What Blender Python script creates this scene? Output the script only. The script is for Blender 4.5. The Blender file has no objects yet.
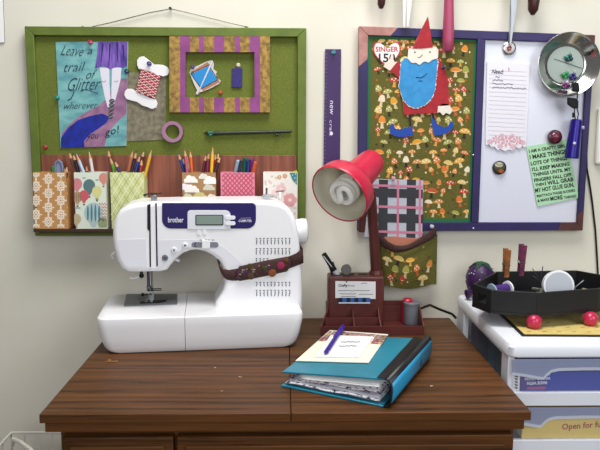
import bpy, bmesh, math, random
from mathutils import Vector as V, Matrix
random.seed(7)
SC = bpy.context.scene
COL = SC.collection
# ------------------------------------------------------------------ camera
F, PITCH, YAW, ROLL = 685.5, .139, .0222, .0032
C = V((-.0035, -1.5694, 1.1902))
_cp, _sp, _c, _s = math.cos(PITCH), math.sin(PITCH), math.cos(YAW), math.sin(YAW)
FW = V((_s*_cp, _c*_cp, -_sp)); _r = V((_c, -_s, 0)); _u = _r.cross(FW)
RT = _r*math.cos(ROLL)+_u*math.sin(ROLL); UP = -_r*math.sin(ROLL)+_u*math.cos(ROLL)
cam = bpy.data.objects.new('camera', bpy.data.cameras.new('camera')); COL.objects.link(cam)
cam.data.sensor_width = 36; cam.data.lens = F/600*36; cam.data.clip_start = .01
m = Matrix((RT, UP, -FW)).transposed().to_4x4(); m.translation = C; cam.matrix_world = m
SC.camera = cam
def ray(x, y): return FW+RT*((x-300)/F)-UP*((y-225)/F)
def at(x, y, Y):            # point of the photograph on the upright plane at depth Y
    d = ray(x, y); return C+d*((Y-C.y)/d.y)
def onz(x, y, Z):           # point of the photograph on the level plane at height Z
    d = ray(x, y); return C+d*((Z-C.z)/d.z)
def onp(x, y, P, N):
    d = ray(x, y); return C+d*((P-C).dot(N)/d.dot(N))
def wm(Y): return lambda x, y: at(x, y, Y)

# ------------------------------------------------------------------ materials
MATS = {}
def lin(h):
    h = h.lstrip('#'); o = []
    for i in (0, 2, 4):
        v = int(h[i:i+2], 16)/255; v = v/12.92 if v <= .04045 else ((v+.055)/1.055)**2.4; o.append(v*(.58+.42*v))
    return (*o, 1)
def M(name, col, rough=.6, metal=0, var=None, scale=60, bump=0, stretch=None, coat=0, spec=.5, detail=4, lo=.35, hi=.65):
    if name in MATS: return MATS[name]
    m = bpy.data.materials.new(name); m.use_nodes = True; MATS[name] = m
    nt = m.node_tree; b = nt.nodes['Principled BSDF']
    b.inputs['Base Color'].default_value = lin(col); b.inputs['Roughness'].default_value = rough
    b.inputs['Metallic'].default_value = metal; b.inputs['Coat Weight'].default_value = coat
    b.inputs['Specular IOR Level'].default_value = spec
    if var or bump:
        tc = nt.nodes.new('ShaderNodeTexCoord'); mp = nt.nodes.new('ShaderNodeMapping')
        nt.links.new(tc.outputs['Object'], mp.inputs[0])
        if stretch: mp.inputs['Scale'].default_value = stretch
        n = nt.nodes.new('ShaderNodeTexNoise'); n.inputs['Scale'].default_value = scale; n.inputs['Detail'].default_value = detail
        nt.links.new(mp.outputs[0], n.inputs['Vector'])
        if var:
            r = nt.nodes.new('ShaderNodeValToRGB'); e = r.color_ramp.elements
            e[0].position = lo; e[1].position = hi
            e[0].color = lin(var); e[1].color = lin(col)
            nt.links.new(n.outputs['Fac'], r.inputs[0]); nt.links.new(r.outputs[0], b.inputs['Base Color'])
        if bump:
            bp = nt.nodes.new('ShaderNodeBump'); bp.inputs['Strength'].default_value = bump; bp.inputs['Distance'].default_value = .002
            nt.links.new(n.outputs['Fac'], bp.inputs['Height']); nt.links.new(bp.outputs[0], b.inputs['Normal'])
    return m
def P(hexcol, rough=.75):   # plain printed / painted colour
    return M('paint_'+hexcol.lstrip('#')+('' if rough == .75 else '_g%d' % int(rough*100)), hexcol, rough, var=None)

def wood_material():
    m = bpy.data.materials.new('walnut_laminate'); m.use_nodes = True; nt = m.node_tree; b = nt.nodes['Principled BSDF']
    tc = nt.nodes.new('ShaderNodeTexCoord'); mp = nt.nodes.new('ShaderNodeMapping'); mp.inputs['Scale'].default_value = (1.1, 15, 22)
    nt.links.new(tc.outputs['Object'], mp.inputs[0])
    n1 = nt.nodes.new('ShaderNodeTexNoise'); n1.inputs['Scale'].default_value = 2.2; n1.inputs['Detail'].default_value = 6; n1.inputs['Distortion'].default_value = 1.4; n1.inputs['Roughness'].default_value = .6
    nt.links.new(mp.outputs[0], n1.inputs['Vector'])
    mp2 = nt.nodes.new('ShaderNodeMapping'); mp2.inputs['Scale'].default_value = (9, 210, 260); nt.links.new(tc.outputs['Object'], mp2.inputs[0])
    n2 = nt.nodes.new('ShaderNodeTexNoise'); n2.inputs['Scale'].default_value = 1.6; n2.inputs['Detail'].default_value = 4
    nt.links.new(mp2.outputs[0], n2.inputs['Vector'])
    w = nt.nodes.new('ShaderNodeTexWave'); w.wave_type = 'BANDS'; w.bands_direction = 'Y'; w.inputs['Scale'].default_value = .8; w.inputs['Distortion'].default_value = 14; w.inputs['Detail'].default_value = 3; w.inputs['Detail Scale'].default_value = .9
    nt.links.new(mp.outputs[0], w.inputs['Vector'])
    r = nt.nodes.new('ShaderNodeValToRGB'); e = r.color_ramp.elements
    e[0].position = .33; e[0].color = lin('#33200f'); e[1].position = .72; e[1].color = lin('#85552b')
    x = e.new(.47); x.color = lin('#684424')
    mx = nt.nodes.new('ShaderNodeMix'); mx.data_type = 'FLOAT'; mx.inputs[0].default_value = .22
    nt.links.new(n1.outputs['Fac'], mx.inputs[2]); nt.links.new(w.outputs['Fac'], mx.inputs[3])
    mx2 = nt.nodes.new('ShaderNodeMix'); mx2.data_type = 'FLOAT'; mx2.inputs[0].default_value = .34
    nt.links.new(mx.outputs[0], mx2.inputs[2]); nt.links.new(n2.outputs['Fac'], mx2.inputs[3])
    nt.links.new(mx2.outputs[0], r.inputs[0]); nt.links.new(r.outputs[0], b.inputs['Base Color'])
    b.inputs['Roughness'].default_value = .42; b.inputs['Specular IOR Level'].default_value = .22
    bp = nt.nodes.new('ShaderNodeBump'); bp.inputs['Strength'].default_value = .12; bp.inputs['Distance'].default_value = .001
    nt.links.new(n2.outputs['Fac'], bp.inputs['Height']); nt.links.new(bp.outputs[0], b.inputs['Normal'])
    MATS['walnut'] = m
    return m
WOOD = wood_material()
def translucent(name, col, fac, rough=.3):
    m = bpy.data.materials.new(name); m.use_nodes = True; nt = m.node_tree; b = nt.nodes['Principled BSDF']
    b.inputs['Base Color'].default_value = lin(col); b.inputs['Roughness'].default_value = rough
    t = nt.nodes.new('ShaderNodeBsdfTransparent'); mx = nt.nodes.new('ShaderNodeMixShader'); mx.inputs[0].default_value = fac
    nt.links.new(t.outputs[0], mx.inputs[1]); nt.links.new(b.outputs[0], mx.inputs[2])
    nt.links.new(mx.outputs[0], nt.nodes['Material Output'].inputs[0]); return m

WHITE = M('machine_white', '#f1f1f3', .32, spec=.4)
GREEN = M('green_painted_wood', '#778a30', .55, var='#6b7e29', scale=40, bump=.1)
CORK = M('green_painted_cork', '#808c36', .85, var='#727d2c', scale=420, bump=.35)
BROWNWOOD = M('stained_brown_wood', '#ab6a50', .55, var='#874c38', scale=6, stretch=(14, 8, 1), bump=.15)
MAROON = M('maroon_plastic', '#74362f', .42, var='#6a2f29', scale=30)
RED = M('red_enamel', '#cb1f4c', .32, coat=.1)
CREAM = M('cream_enamel_inside', '#e6e2d2', .45)
STEEL = M('polished_steel', '#dcdcda', .2, 1)
BRUSHED = M('brushed_steel', '#a2a4a6', .32, 1)
DARKMETAL = M('dark_metal', '#4a4c50', .4, .6)
BLACK = M('black_plastic', '#0c0c0e', .55, spec=.3)
BLACKWOOD = M('black_painted_wood', '#141418', .55, var='#0c0c10', scale=50, bump=.1)
PURPLE = M('purple_painted_wood', '#34246e', .5, var='#2a1b5c', scale=20)
FABRIC = M('olive_print_cotton', '#787430', .9, var='#6c6828', scale=300, bump=.2)
BAND = M('brown_ribbon_cloth', '#54322f', .85, var='#43241f', scale=200, bump=.3)
PAPER = M('white_paper', '#f2f2f2', .8)
LINED = M('note_paper', '#eceaf0', .8)
NAVY = M('machine_navy', '#2e2370', .42, spec=.3)

# ------------------------------------------------------------------ mesh building
_G = {}
def glyphs(s, bold=0):
    k = (s, bold)
    if k in _G: return _G[k]
    cu = bpy.data.curves.new('t', 'FONT'); cu.body = s; cu.size = 1; cu.resolution_u = 2; cu.offset = bold
    o = bpy.data.objects.new('t', cu); COL.objects.link(o)
    me = bpy.data.meshes.new_from_object(o.evaluated_get(bpy.context.evaluated_depsgraph_get()))
    vs = [v.co.copy() for v in me.vertices]; fs = [list(p.vertices) for p in me.polygons]
    bpy.data.objects.remove(o); bpy.data.curves.remove(cu); bpy.data.meshes.remove(me)
    _G[k] = (vs, fs); return _G[k]

ORG = {}
class MB:
    def __init__(s): s.bm = bmesh.new(); s.mats = []; s.layer = 0
    def mi(s, m):
        if m not in s.mats: s.mats.append(m)
        return s.mats.index(m)
    def face(s, pts, m):
        vs = [s.bm.verts.new(p) for p in pts]
        f = s.bm.faces.new(vs); f.material_index = s.mi(m); return f
    def grid(s, rows, m, closed=False):
        vr = [[s.bm.verts.new(p) for p in r] for r in rows]; n = len(vr[0]); i = s.mi(m)
        for a, b in zip(vr, vr[1:]):
            for j in range(n if closed else n-1):
                k = (j+1) % n
                try: s.bm.faces.new((a[j], a[k], b[k], b[j])).material_index = i
                except ValueError: pass
        return vr
    def capf(s, ring, m):
        try: s.bm.faces.new(ring).material_index = s.mi(m)
        except ValueError: pass
    def prism(s, pts, vec, m, back=None, side=None):
        v = V(vec); a = [s.bm.verts.new(p) for p in pts]; b = [s.bm.verts.new(V(p)+v) for p in pts]
        s.bm.faces.new(a).material_index = s.mi(m); s.bm.faces.new(b[::-1]).material_index = s.mi(back or m)
        n = len(a); i = s.mi(side or back or m)
        for j in range(n):
            s.bm.faces.new((a[j], b[j], b[(j+1) % n], a[(j+1) % n])).material_index = i
    def box(s, x0, x1, y0, y1, z0, z1, m):
        s.prism([V((x0, y0, z0)), V((x1, y0, z0)), V((x1, y0, z1)), V((x0, y0, z1))], (0, y1-y0, 0), m)
    def obox(s, c, a, b, d, m):     # centre and three half-extent vectors
        c, a, b, d = V(c), V(a), V(b), V(d)
        s.prism([c-a-b-d, c+a-b-d, c+a+b-d, c-a+b-d], 2*d, m)
    def tube(s, pts, r, m, n=10, cap=True, closed=False):
        pts = [V(p) for p in pts]; rows = []; up = None
        for i, p in enumerate(pts):
            if closed: t = pts[(i+1) % len(pts)]-pts[i-1]
            else: t = pts[min(i+1, len(pts)-1)]-pts[max(i-1, 0)]
            t.normalize()
            if up is None: up = V((0, 0, 1)) if abs(t.z) < .9 else V((1, 0, 0))
            a = t.cross(up).normalized(); b = t.cross(a).normalized(); up = -b
            rr = r[i] if isinstance(r, (list, tuple)) else r
            rows.append([p+(a*math.cos(2*math.pi*k/n)+b*math.sin(2*math.pi*k/n))*rr for k in range(n)])
        if closed: rows.append(rows[0])
        vr = s.grid(rows, m, True)
        if cap and not closed: s.capf(vr[0], m); s.capf(vr[-1][::-1], m)
    def lathe(s, o, ax, prof, m, n=28, mats=None, cap=True):
        o = V(o); ax = V(ax).normalized(); up = V((0, 0, 1)) if abs(ax.z) < .9 else V((1, 0, 0))
        a = ax.cross(up).normalized(); b = ax.cross(a)
        rings = [[o+ax*t+(a*math.cos(2*math.pi*k/n)+b*math.sin(2*math.pi*k/n))*max(r, 1e-5) for k in range(n)] for t, r in prof]
        vr = [[s.bm.verts.new(p) for p in q] for q in rings]
        for j in range(len(vr)-1):
            i = s.mi(mats[j] if mats else m)
            for k in range(n):
                s.bm.faces.new((vr[j][k], vr[j][(k+1) % n], vr[j+1][(k+1) % n], vr[j+1][k])).material_index = i
        if cap:
            s.capf(vr[0][::-1], mats[0] if mats else m); s.capf(vr[-1], mats[-1] if mats else m)
    def ball(s, c, r, m, n=16, k=10):
        c = V(c); r = V((r, r, r)) if not hasattr(r, '__len__') else V(r)
        rows = [[c+V((r.x*math.sin(t)*math.cos(p), r.y*math.sin(t)*math.sin(p), r.z*math.cos(t))) for p in [2*math.pi*j/n for j in range(n)]]
                for t in [math.pi*(.02+.96*i/k) for i in range(k+1)]]
        vr = s.grid(rows, m, True); s.capf(vr[0], m); s.capf(vr[-1], m)
    def cut(s, px, Y, th, m, back=None):   # a flat cut-out of real thickness standing on the upright plane Y
        s.prism([at(x, y, Y) for x, y in px], (0, th, 0), m, back)
    def ink(s, px, mp, m):                 # printed shape, each one a hair above the last so no two share a plane
        pts = [mp(x, y) for x, y in px]; n = V((0, 0, 0))
        for i in range(len(pts)): n += (pts[i-1]-C).cross(pts[i]-C)
        a, c = pts[1]-pts[0], pts[len(pts)//2]-pts[0]; n = a.cross(c)
        if n.length > 0:
            n.normalize(); n = n if n.dot(C-pts[0]) > 0 else -n
            s.layer = (s.layer+1) % 9; pts = [p+n*(1.6e-5*s.layer) for p in pts]
        s.face(pts, m)
    def disc(s, cx, cy, rx, ry, mp, m, n=14, a0=0, a1=360, rot=0):
        c, q = math.cos(math.radians(rot)), math.sin(math.radians(rot)); o = []
        full = a1-a0 >= 360
        for k in range(n if full else n+1):
            a = math.radians(a0+(a1-a0)*k/n); x, y = rx*math.cos(a), ry*math.sin(a); o.append((cx+x*c-y*q, cy+x*q+y*c))
        s.ink(o, mp, m)
    def stroke(s, px, w, mp, m, w1=None):  # printed line through px points
        L, R = [], []; n = len(px)
        for i in range(n):
            a = px[max(i-1, 0)]; b = px[min(i+1, n-1)]; dx, dy = b[0]-a[0], b[1]-a[1]; l = math.hypot(dx, dy) or 1
            ww = (w+((w1 if w1 is not None else w)-w)*i/max(1, n-1))/2
            L.append((px[i][0]-dy/l*ww, px[i][1]+dx/l*ww)); R.append((px[i][0]+dy/l*ww, px[i][1]-dx/l*ww))
        for i in range(n-1): s.ink([L[i], L[i+1], R[i+1], R[i]], mp, m)
    def text(s, t, x, y, w, h, mp, m, rot=0, shear=0, bold=0, curve=None):   # baseline start x,y ; fitted to w by h pixels
        vs, fs = glyphs(t, bold)
        if not vs: return
        x0 = min(v.x for v in vs); x1 = max(v.x for v in vs); y1 = max(v.y for v in vs); y0 = 0
        sx, sy = w/(x1-x0), h/max(y1-y0, .2); c, q = math.cos(math.radians(rot)), math.sin(math.radians(rot)); o = []
        for v in vs:
            ax, ay = (v.x-x0)*sx+v.y*sy*shear, -v.y*sy
            o.append(s.bm.verts.new(mp(x+ax*c-ay*q, y+ax*q+ay*c)))
        i = s.mi(m)
        for f in fs:
            try: s.bm.faces.new([o[k] for k in f]).material_index = i
            except ValueError: pass
    def build(s, name, parent=None, loc=None, bevel=0, seg=2, sharp=38, solid=0, sub=0, normals=True):
        if normals: bmesh.ops.recalc_face_normals(s.bm, faces=s.bm.faces[:])
        o0 = V(ORG[parent.name]) if parent is not None else V(loc if loc is not None else (0, 0, 0))
        for v in s.bm.verts: v.co -= o0
        me = bpy.data.meshes.new(name); s.bm.to_mesh(me); s.bm.free()
        for m in s.mats: me.materials.append(m)
        for p in me.polygons: p.use_smooth = True
        me.set_sharp_from_angle(angle=math.radians(sharp))
        o = bpy.data.objects.new(name, me); COL.objects.link(o)
        if parent is not None: o.parent = parent
        else: o.location = o0
        ORG[o.name] = o0
        if solid:
            d = o.modifiers.new('solid', 'SOLIDIFY'); d.thickness = solid; d.offset = 0
        if bevel:
            d = o.modifiers.new('bevel', 'BEVEL'); d.width = bevel; d.segments = seg; d.limit_method = 'ANGLE'; d.angle_limit = math.radians(40); d.use_clamp_overlap = True
        if sub:
            d = o.modifiers.new('sub', 'SUBSURF'); d.levels = sub; d.render_levels = sub
        return o
def tag(o, label, cat, group=None):
    assert 4 <= len(label.split()) <= 16, label
    o['label'] = label; o['category'] = cat
    if group: o['group'] = group
    return o
def thing(name, label, cat, loc, group=None):
    o = bpy.data.objects.new(name, None); COL.objects.link(o); o.location = V(loc); o.empty_display_size = .02; ORG[o.name] = V(loc)
    return tag(o, label, cat, group)
def struct(o): o['kind'] = 'structure'; return o
def lerp(a, b, t): return a+(b-a)*t

# ------------------------------------------------------------------ the room
WALLM = M('wall_paint', '#e6e3d9', .85, var='#e2dfd3', scale=5, bump=.03)
b = MB(); b.box(-1.9, 1.9, 0, .1, 0, 2.45, WALLM); struct(b.build('wall_back', loc=(0, 0, 0)))
b = MB(); b.box(-1.9, 1.9, -3.2, .1, -.05, 0, M('floor_carpet', '#8d8474', .95, var='#7c7466', scale=120, bump=.3)); struct(b.build('floor', loc=(0, 0, -.05)))

# ------------------------------------------------------------------ sewing cabinet (desk)
W2, D, H = .385, .5485, .75
desk = thing('sewing_cabinet', 'dark walnut sewing cabinet with folding double-layer top, the sewing machine standing on it', 'desk', (0, -.27, 0))
EDGE = M('worn_wood_edge', '#a06a3a', .5)
xs = onz(291, 417, .75).x
for x0, x1 in ((-W2, xs-.0006), (xs+.0006, W2)):
    b = MB(); b.box(x0, x1, -D, -.004, .7355, .75, WOOD); b.build('leaf', desk, bevel=.0012)
b = MB(); b.box(-W2+.006, W2-.008, -D+.006, -.006, .7185, .735, WOOD); b.build('lower_panel', desk, bevel=.001)
b = MB(); b.box(-.362, .368, -.522, -.012, .06, .718, WOOD); b.build('carcass', desk, bevel=.002)
b = MB(); b.box(-.35, .356, -.50, -.03, 0, .06, WOOD); b.build('plinth', desk, bevel=.002)
xg = at(176, 440, -.53).x
for x0, x1 in ((-.356, xg-.003), (xg+.003, .362)):
    b = MB(); z0, z1 = .075, .708
    b.box(x0, x1, -.540, -.522, z0, z1, WOOD)
    i = .014
    b.prism([V((x0+i, -.540, z0+i)), V((x1-i, -.540, z0+i)), V((x1-i, -.540, z1-i)), V((x0+i, -.540, z1-i))], (0, -.004, 0), WOOD)
    d = b.build('door', desk, bevel=.003)
    b = MB(); xk = x1-.03 if x0 < -.3 else x0+.03
    b.lathe((xk, -.544, .45), (0, -1, 0), [(0, .006), (.012, .006), (.018, .012), (.024, .012), (.027, .006)], M('brass', '#a8843c', .3, 1), 16)
    b.build('knob', d)

# ------------------------------------------------------------------ sewing machine
A0 = V((-.3635, -.2475, .75)); ANG = math.atan2(.0402, .3707)
MU = V((math.cos(ANG), math.sin(ANG), 0)); MV = V((-math.sin(ANG), math.cos(ANG), 0))
def mm(u, v, z): return A0+MU*u+MV*v+V((0, 0, z))
def mpx(v): return lambda x, y: onp(x, y, A0+MV*v, MV)       # photo point on a plane parallel to the machine's front
sm = thing('sewing_machine', 'white computerized sewing machine with navy display panel on the wooden cabinet', 'sewing machine', mm(.2, .09, 0))
# base: lofted rounded rectangle
def rrect(u0, u1, v0, v1, r, z, n=6):
    o = []
    for cu, cv, a in ((u1-r, v0+r, -90), (u1-r, v1-r, 0), (u0+r, v1-r, 90), (u0+r, v0+r, 180)):
        for k in range(n+1):
            t = math.radians(a+90*k/n); o.append(mm(cu+r*math.cos(t), cv+r*math.sin(t), z))
    return o
L = .392; BH = .0735; BD = .178
def base_loft(u0, u1, il, ir):
    b = MB(); rows = []
    for z, i in ((0, .022), (.004, .017), (.012, .012), (.03, .006), (.055, .001), (.066, 0), (.071, .0015), (BH, .006)):
        rows.append(rrect(u0+i*il, u1-i*ir, i*.5, BD-i*.5, .018 if il and ir else .012, z))
    vr = b.grid(rows, WHITE, True); b.capf(vr[0][::-1], WHITE); b.capf(vr[-1], WHITE); return b
us = None
def u_of(p): return (p-A0).dot(MU)
us = u_of(mpx(0)(185.5, 330))
def base_half(u0, u1, left):
    b = MB(); rows = []
    for z, i in ((.001, .024), (.004, .018), (.012, .012), (.03, .006), (.055, .001), (.068, 0), (.0722, .0012), (BH, .004)):
        r = .02; o = []
        a, c, v0, v1 = (u0+i, u1, i*.5-.024, BD-i*.5) if left else (u0, u1-i, i*.5-.024, BD-i*.5)
        corners = ((c, v0, -90, 0 if left else r), (c, v1, 0, 0 if left else r), (a, v1, 90, r if left else 0), (a, v0, 180, r if left else 0))
        for cu, cv, an, rr in corners:
            sx = -1 if cu == c else 1; sv = 1 if cv == v0 else -1
            for k in range(7):
                t = math.radians(an+90*k/6); o.append(mm(cu+sx*rr+rr*math.cos(t), cv+sv*rr+rr*math.sin(t), z))
        rows.append(o)
    vr = b.grid(rows, WHITE, True); b.capf(vr[0][::-1], WHITE); b.capf(vr[-1], WHITE)
    bmesh.ops.remove_doubles(b.bm, verts=b.bm.verts[:], dist=1e-6); return b
base_half(-.010, us-.0005, True).build('accessory_tray', sm)
base_half(us+.0005, L+.006, False).build('bed', sm)
# head and column
V0, V1 = .042, .150
f0 = mpx(V0)
out = [(117, 261), (113.6, 248), (112.4, 236), (112.8, 225), (115.4, 216.5), (119.8, 210), (127, 205.6), (138, 203), (150, 202.2), (175, 201.6), (205, 201.2), (235, 200.8), (258, 200.6),
       (272, 201.2), (281, 203.4), (288, 207), (293.5, 214), (297, 223), (299, 235), (300.5, 250), (302, 272), (302.5, 296), (302.5, 312),
       (214, 312), (216, 302), (220.5, 296), (224, 289), (225.2, 280), (223.5, 270), (219.5, 262.5), (213, 256), (205, 251.8), (197, 250.2), (190, 250.8), (183, 253.5), (176.5, 258.5), (171, 265), (167, 270.3), (160, 272), (140, 272.4), (128, 272.2), (121.4, 268.5)]
b = MB(); b.prism([f0(x, y) for x, y in out], MV*(V1-V0), WHITE); b.build('body', sm, bevel=.009, seg=4, sharp=50)
fl = mpx(V0-.0012)
def plate(name, px, m, v=V0-.0012, th=.0016, parent=sm, bevel=.0004):
    mp = mpx(v); b = MB(); b.prism([mp(x, y) for x, y in px], MV*th, m); return b.build(name, parent, bevel=bevel)
GREYW = M('machine_pale_grey', '#e9e9ef', .35)
plate('lower_faceplate', [(118, 239.5), (146.5, 238.5), (146.8, 267.2), (129, 267.5), (124, 264.5), (120, 256), (118, 247)], GREYW, V0-.0004, .001)
plate('arch_faceplate', [(158, 240), (200, 239), (214, 241.5), (227, 249), (238, 259), (243, 265), (229, 268), (223, 259), (214, 252.5), (205, 248.5), (197, 247), (189, 247.6), (181, 250.5), (174, 255.5), (169, 261.5), (164.5, 266.5), (158, 267.5)], GREYW, V0-.0004, .001)
# thread slots
plate('thread_channel', [(147.2, 204.8), (150.4, 203.8), (150.8, 238), (151, 267), (149.6, 267), (149.2, 231), (147.3, 229)], P('#14121f'))
plate('thread_channel', [(155.2, 203.3), (156.8, 203), (157.8, 266), (156.4, 266.5)], P('#2b2748'))
# navy panel
def rr_px(x0, x1, y0, y1, rs, n=5):
    o = []
    for (x, y, a, r) in ((x0, y0, 180, rs[0]), (x1, y0, 270, rs[1]), (x1, y1, 0, rs[2]), (x0, y1, 90, rs[3])):
        cx = x+r if x == x0 else x-r; cy = y+r if y == y0 else y-r
        for k in range(n+1):
            t = math.radians(a+90*k/n); o.append((cx+r*math.cos(t), cy+r*math.sin(t)))
    return o
pan = plate('control_panel', rr_px(162, 256, 203, 228.6, (1, 4, 9, 9)), NAVY)
b = MB(); mp = mpx(V0-.0015)
b.text('brother', 168, 222.3, 15.5, 5.2, mp, P('#e8e8f2'), bold=.015)
b.text('COMPUTER', 238.7, 222, 13, 2.4, mp, P('#e8e8f2'), bold=.02)
b.stroke([(240.5, 218.3), (251, 217.9)], .9, mp, P('#8f8cab')); b.build('lettering', pan)
sil = plate('silver_bezel', rr_px(187.5, 230.5, 210.2, 229.2, (3, 5, .3, .3)), M('silver_plastic', '#e6e8ee', .4), V0-.0022, .002, pan)
plate('display', rr_px(196.3, 222.5, 215.8, 224.4, (1.2,)*4), M('lcd_screen', '#98a8a0', .7, spec=.2), V0-.0037, .002, pan)
mp = mpx(V0-.003); b = MB(); b.prism([mp(x, y) for x, y in rr_px(195.3, 223.5, 214.8, 225.4, (1.5,)*4)], MV*.0012, P('#3c4048', .4)); b.build('display_rim', pan)
for y0 in (215.8, 221.4):
    plate('button', rr_px(225.3, 235.5, y0, y0+3.9, (1.9,)*4), WHITE, V0-.005, .004)
for x0 in (197.0, 202.6):
    plate('button', rr_px(x0, x0+3.6, 226.6, 235.3, (1.8,)*4), WHITE, V0-.0018, .0015)
for (x, y, r, m) in ((165, 257.7, 3.3, P('#7c7f8a', .4)), (174, 250, 3, GREYW), (185, 245.3, 3, GREYW)):
    b = MB(); o = mpx(V0-.0005)(x, y); k = .00195
    b.lathe(o+MV*.002, -MV, [(0, r*k), (.004, r*k), (.005, r*k*.8)], m, 18)
    q = o-MV*.0032
    b.lathe(q, -MV, [(0, r*k*.35), (.0003, r*k*.3)], P('#4a4a58'), 8); b.build('button', sm)
plate('speed_slot', rr_px(191.5, 218.5, 242, 247.5, (2.7,)*4), P('#8f909c', .4), V0-.0016, .001)
plate('speed_slider', rr_px(202, 210, 240.5, 248.5, (.8,)*4), WHITE, V0-.005, .005)
b = MB(); mp = mpx(V0-.0016)
b.stroke([(196.3, 242.7), (194.3, 245), (196.3, 247.3)], 1, mp, P('#33333d'))
for x in (201, 206, 209, 213): b.stroke([(x-1.2, 240), (x+1.2, 240)], .8, mp, P('#777783'))
b.build('speed_marks', sm)
# stitch chart
b = MB(); mp = mpx(V0-.0006); CH = P('#6d6c78'); rnd = random.Random(3)
for (y0, y1, n) in ((238, 244.5, 10), (248.2, 254.6, 10), (258.2, 261.6, 4), (282, 286.4, 10), (290, 296.4, 10)):
    for i in range(n):
        x = 256.6+i*3.66
        b.stroke([(x-.9, y0+.4), (x+.9, y0+.4)], .9, mp, CH)
        yy = y0+1.6
        while yy < y1-.3:
            k = rnd.random(); b.stroke([(x-.7*k, yy), (x+.9*(1-k), yy+.75)], .8, mp, CH); yy += .95
b.build('stitch_chart', sm)
# handwheel
c = f0(299, 232); c = A0+MU*u_of(c)+MV*.085+V((0, 0, (c-A0).z-.004))
b = MB(); b.lathe(c-MU*.012, MU, [(0, .023), (.016, .0255), (.024, .0268), (.032, .0262), (.0345, .023), (.035, .01)], WHITE, 32); b.build('handwheel', sm)
# top fittings
top = lambda x, v: mm(u_of(mpx(v)(x, 199)), v, 0)
zt = (f0(200, 199)-A0).z
p = mm(u_of(mpx(.07)(154, 195)), .07, zt-.006); b = MB(); b.box(p.x-.0055, p.x+.0055, p.y-.005, p.y+.005, p.z+.75-.75-.004, p.z+.013, BRUSHED)
b.build('thread_guide', sm, bevel=.001)
b = MB(); b.tube([p+V((-.018, 0, .012)), p+V((-.01, 0, .015)), p+V((.012, 0, .015)), p+V((.017, 0, .0165))], .0016, DARKMETAL, 8); b.ball(p+V((-.019, 0, .012)), .003, DARKMETAL, 8, 6); b.build('thread_hook', sm)
p = mm(u_of(mpx(.085)(268, 198)), .085, zt-.002)
b = MB(); b.lathe(p, (0, 0, 1), [(0, .013), (.004, .013), (.006, .009)], M('grey_plastic', '#b9bcc0', .4), 18)
b.tube([p+V((-.003, 0, .004)), p+V((-.003, 0, .02))], .002, BRUSHED, 8); b.build('bobbin_winder', sm)
p = mm(u_of(mpx(.085)(280, 199)), .085, zt-.004)
b = MB(); b.lathe(p, (0, 0, 1), [(0, .004), (.011, .004), (.013, .002)], WHITE, 12); b.tube([p+V((-.009, 0, .013)), p+V((.009, 0, .015))], .0018, BRUSHED, 8); b.build('bobbin_stop', sm)
# needle plate, presser foot, needle
pb = mm(0, 0, BH+.0004)
q = [onz(x, y, .75+BH+.001) for x, y in ((126.5, 294), (177.3, 293.6), (177.3, 304.3), (123.5, 306.2))]
b = MB(); b.prism(q, (0, 0, -.0015), M('needle_plate_steel', '#8f9298', .5, .1)); npl = b.build('needle_plate', sm, bevel=.0004)
b = MB()
q = [onz(x, y, .75+BH+.0016) for x, y in ((140, 301.5), (167, 299.5), (166, 301.5), (158, 302.8), (140, 303.3))]
b.prism(q, (0, 0, -.0008), BLACK)
q = [onz(x, y, .75+BH+.0014) for x, y in ((138, 295.2), (176, 294.8), (175, 299), (138, 299.8))]
b.prism(q, (0, 0, -.0006), M('dark_cover', '#3b3d42', .3)); b.build('feed_dogs', npl)
nb = onz(149.5, 301, .75+BH); nv = (nb-A0).dot(MV); nu = u_of(nb)
def nn(du, dv, z): return mm(nu+du, nv+dv, z)
b = MB(); b.tube([nn(-.001, 0, .15), nn(-.001, 0, .103)], .0032, M('needle_bar_steel', '#71677a', .3, .9), 12); b.tube([nn(.006, .004, .15), nn(.006, .004, .096)], .0026, BRUSHED, 12); b.build('needle_bar', sm)
b = MB(); b.lathe(nn(-.001, 0, .096), (0, 0, 1), [(0, .004), (.009, .005), (.011, .0035)], BRUSHED, 14)
b.tube([nn(-.001, -.003, .1), nn(.0, -.016, .1)], .0022, DARKMETAL, 8); b.tube([nn(.004, 0, .1), nn(.026, -.004, .101)], .0011, DARKMETAL, 6); b.tube([nn(.004, 0, .097), nn(.026, -.004, .0975)], .0011, DARKMETAL, 6); b.build('needle_clamp', sm)
b = MB(); b.tube([nn(-.001, 0, .097), nn(-.001, 0, .078), nn(-.001, 0, .0745)], [.0009, .0008, .0002], STEEL, 8); b.build('needle', sm)
b = MB()
for du in (-.006, .005): b.obox(nn(du, -.004, BH+.0022), MU*.0028, MV*.013, V((0, 0, .0009)), BRUSHED)
b.obox(nn(0, .004, BH+.0026), MU*.009, MV*.004, V((0, 0, .0012)), BRUSHED)
b.obox(nn(.004, .006, BH+.012), MU*.005, MV*.003, V((0, 0, .009)), BRUSHED)
b.tube([nn(-.012, .002, BH+.014), nn(.006, .004, BH+.014)], .0022, DARKMETAL, 8); b.ball(nn(-.014, .002, BH+.014), .0038, BLACK, 10, 6); b.build('presser_foot', sm, bevel=.0003)
b = MB(); p = nn(-.014, -.012, .132); b.tube([p+V((0, 0, .02)), p], .0035, DARKMETAL, 10); b.ball(p, .0055, BLACK, 12, 8); b.tube([p, p+MU*-.016-V((0, 0, .006)), p+MU*-.024-V((0, 0, .004))], [.0016, .0014, .002], GREYW, 8); b.build('needle_threader', sm)
p = mpx(.09)(174, 259); b = MB(); b.tube([p+V((-.01, 0, .012)), p, p+V((.012, 0, -.004))], .003, GREYW, 8); b.build('presser_lever', sm)
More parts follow.
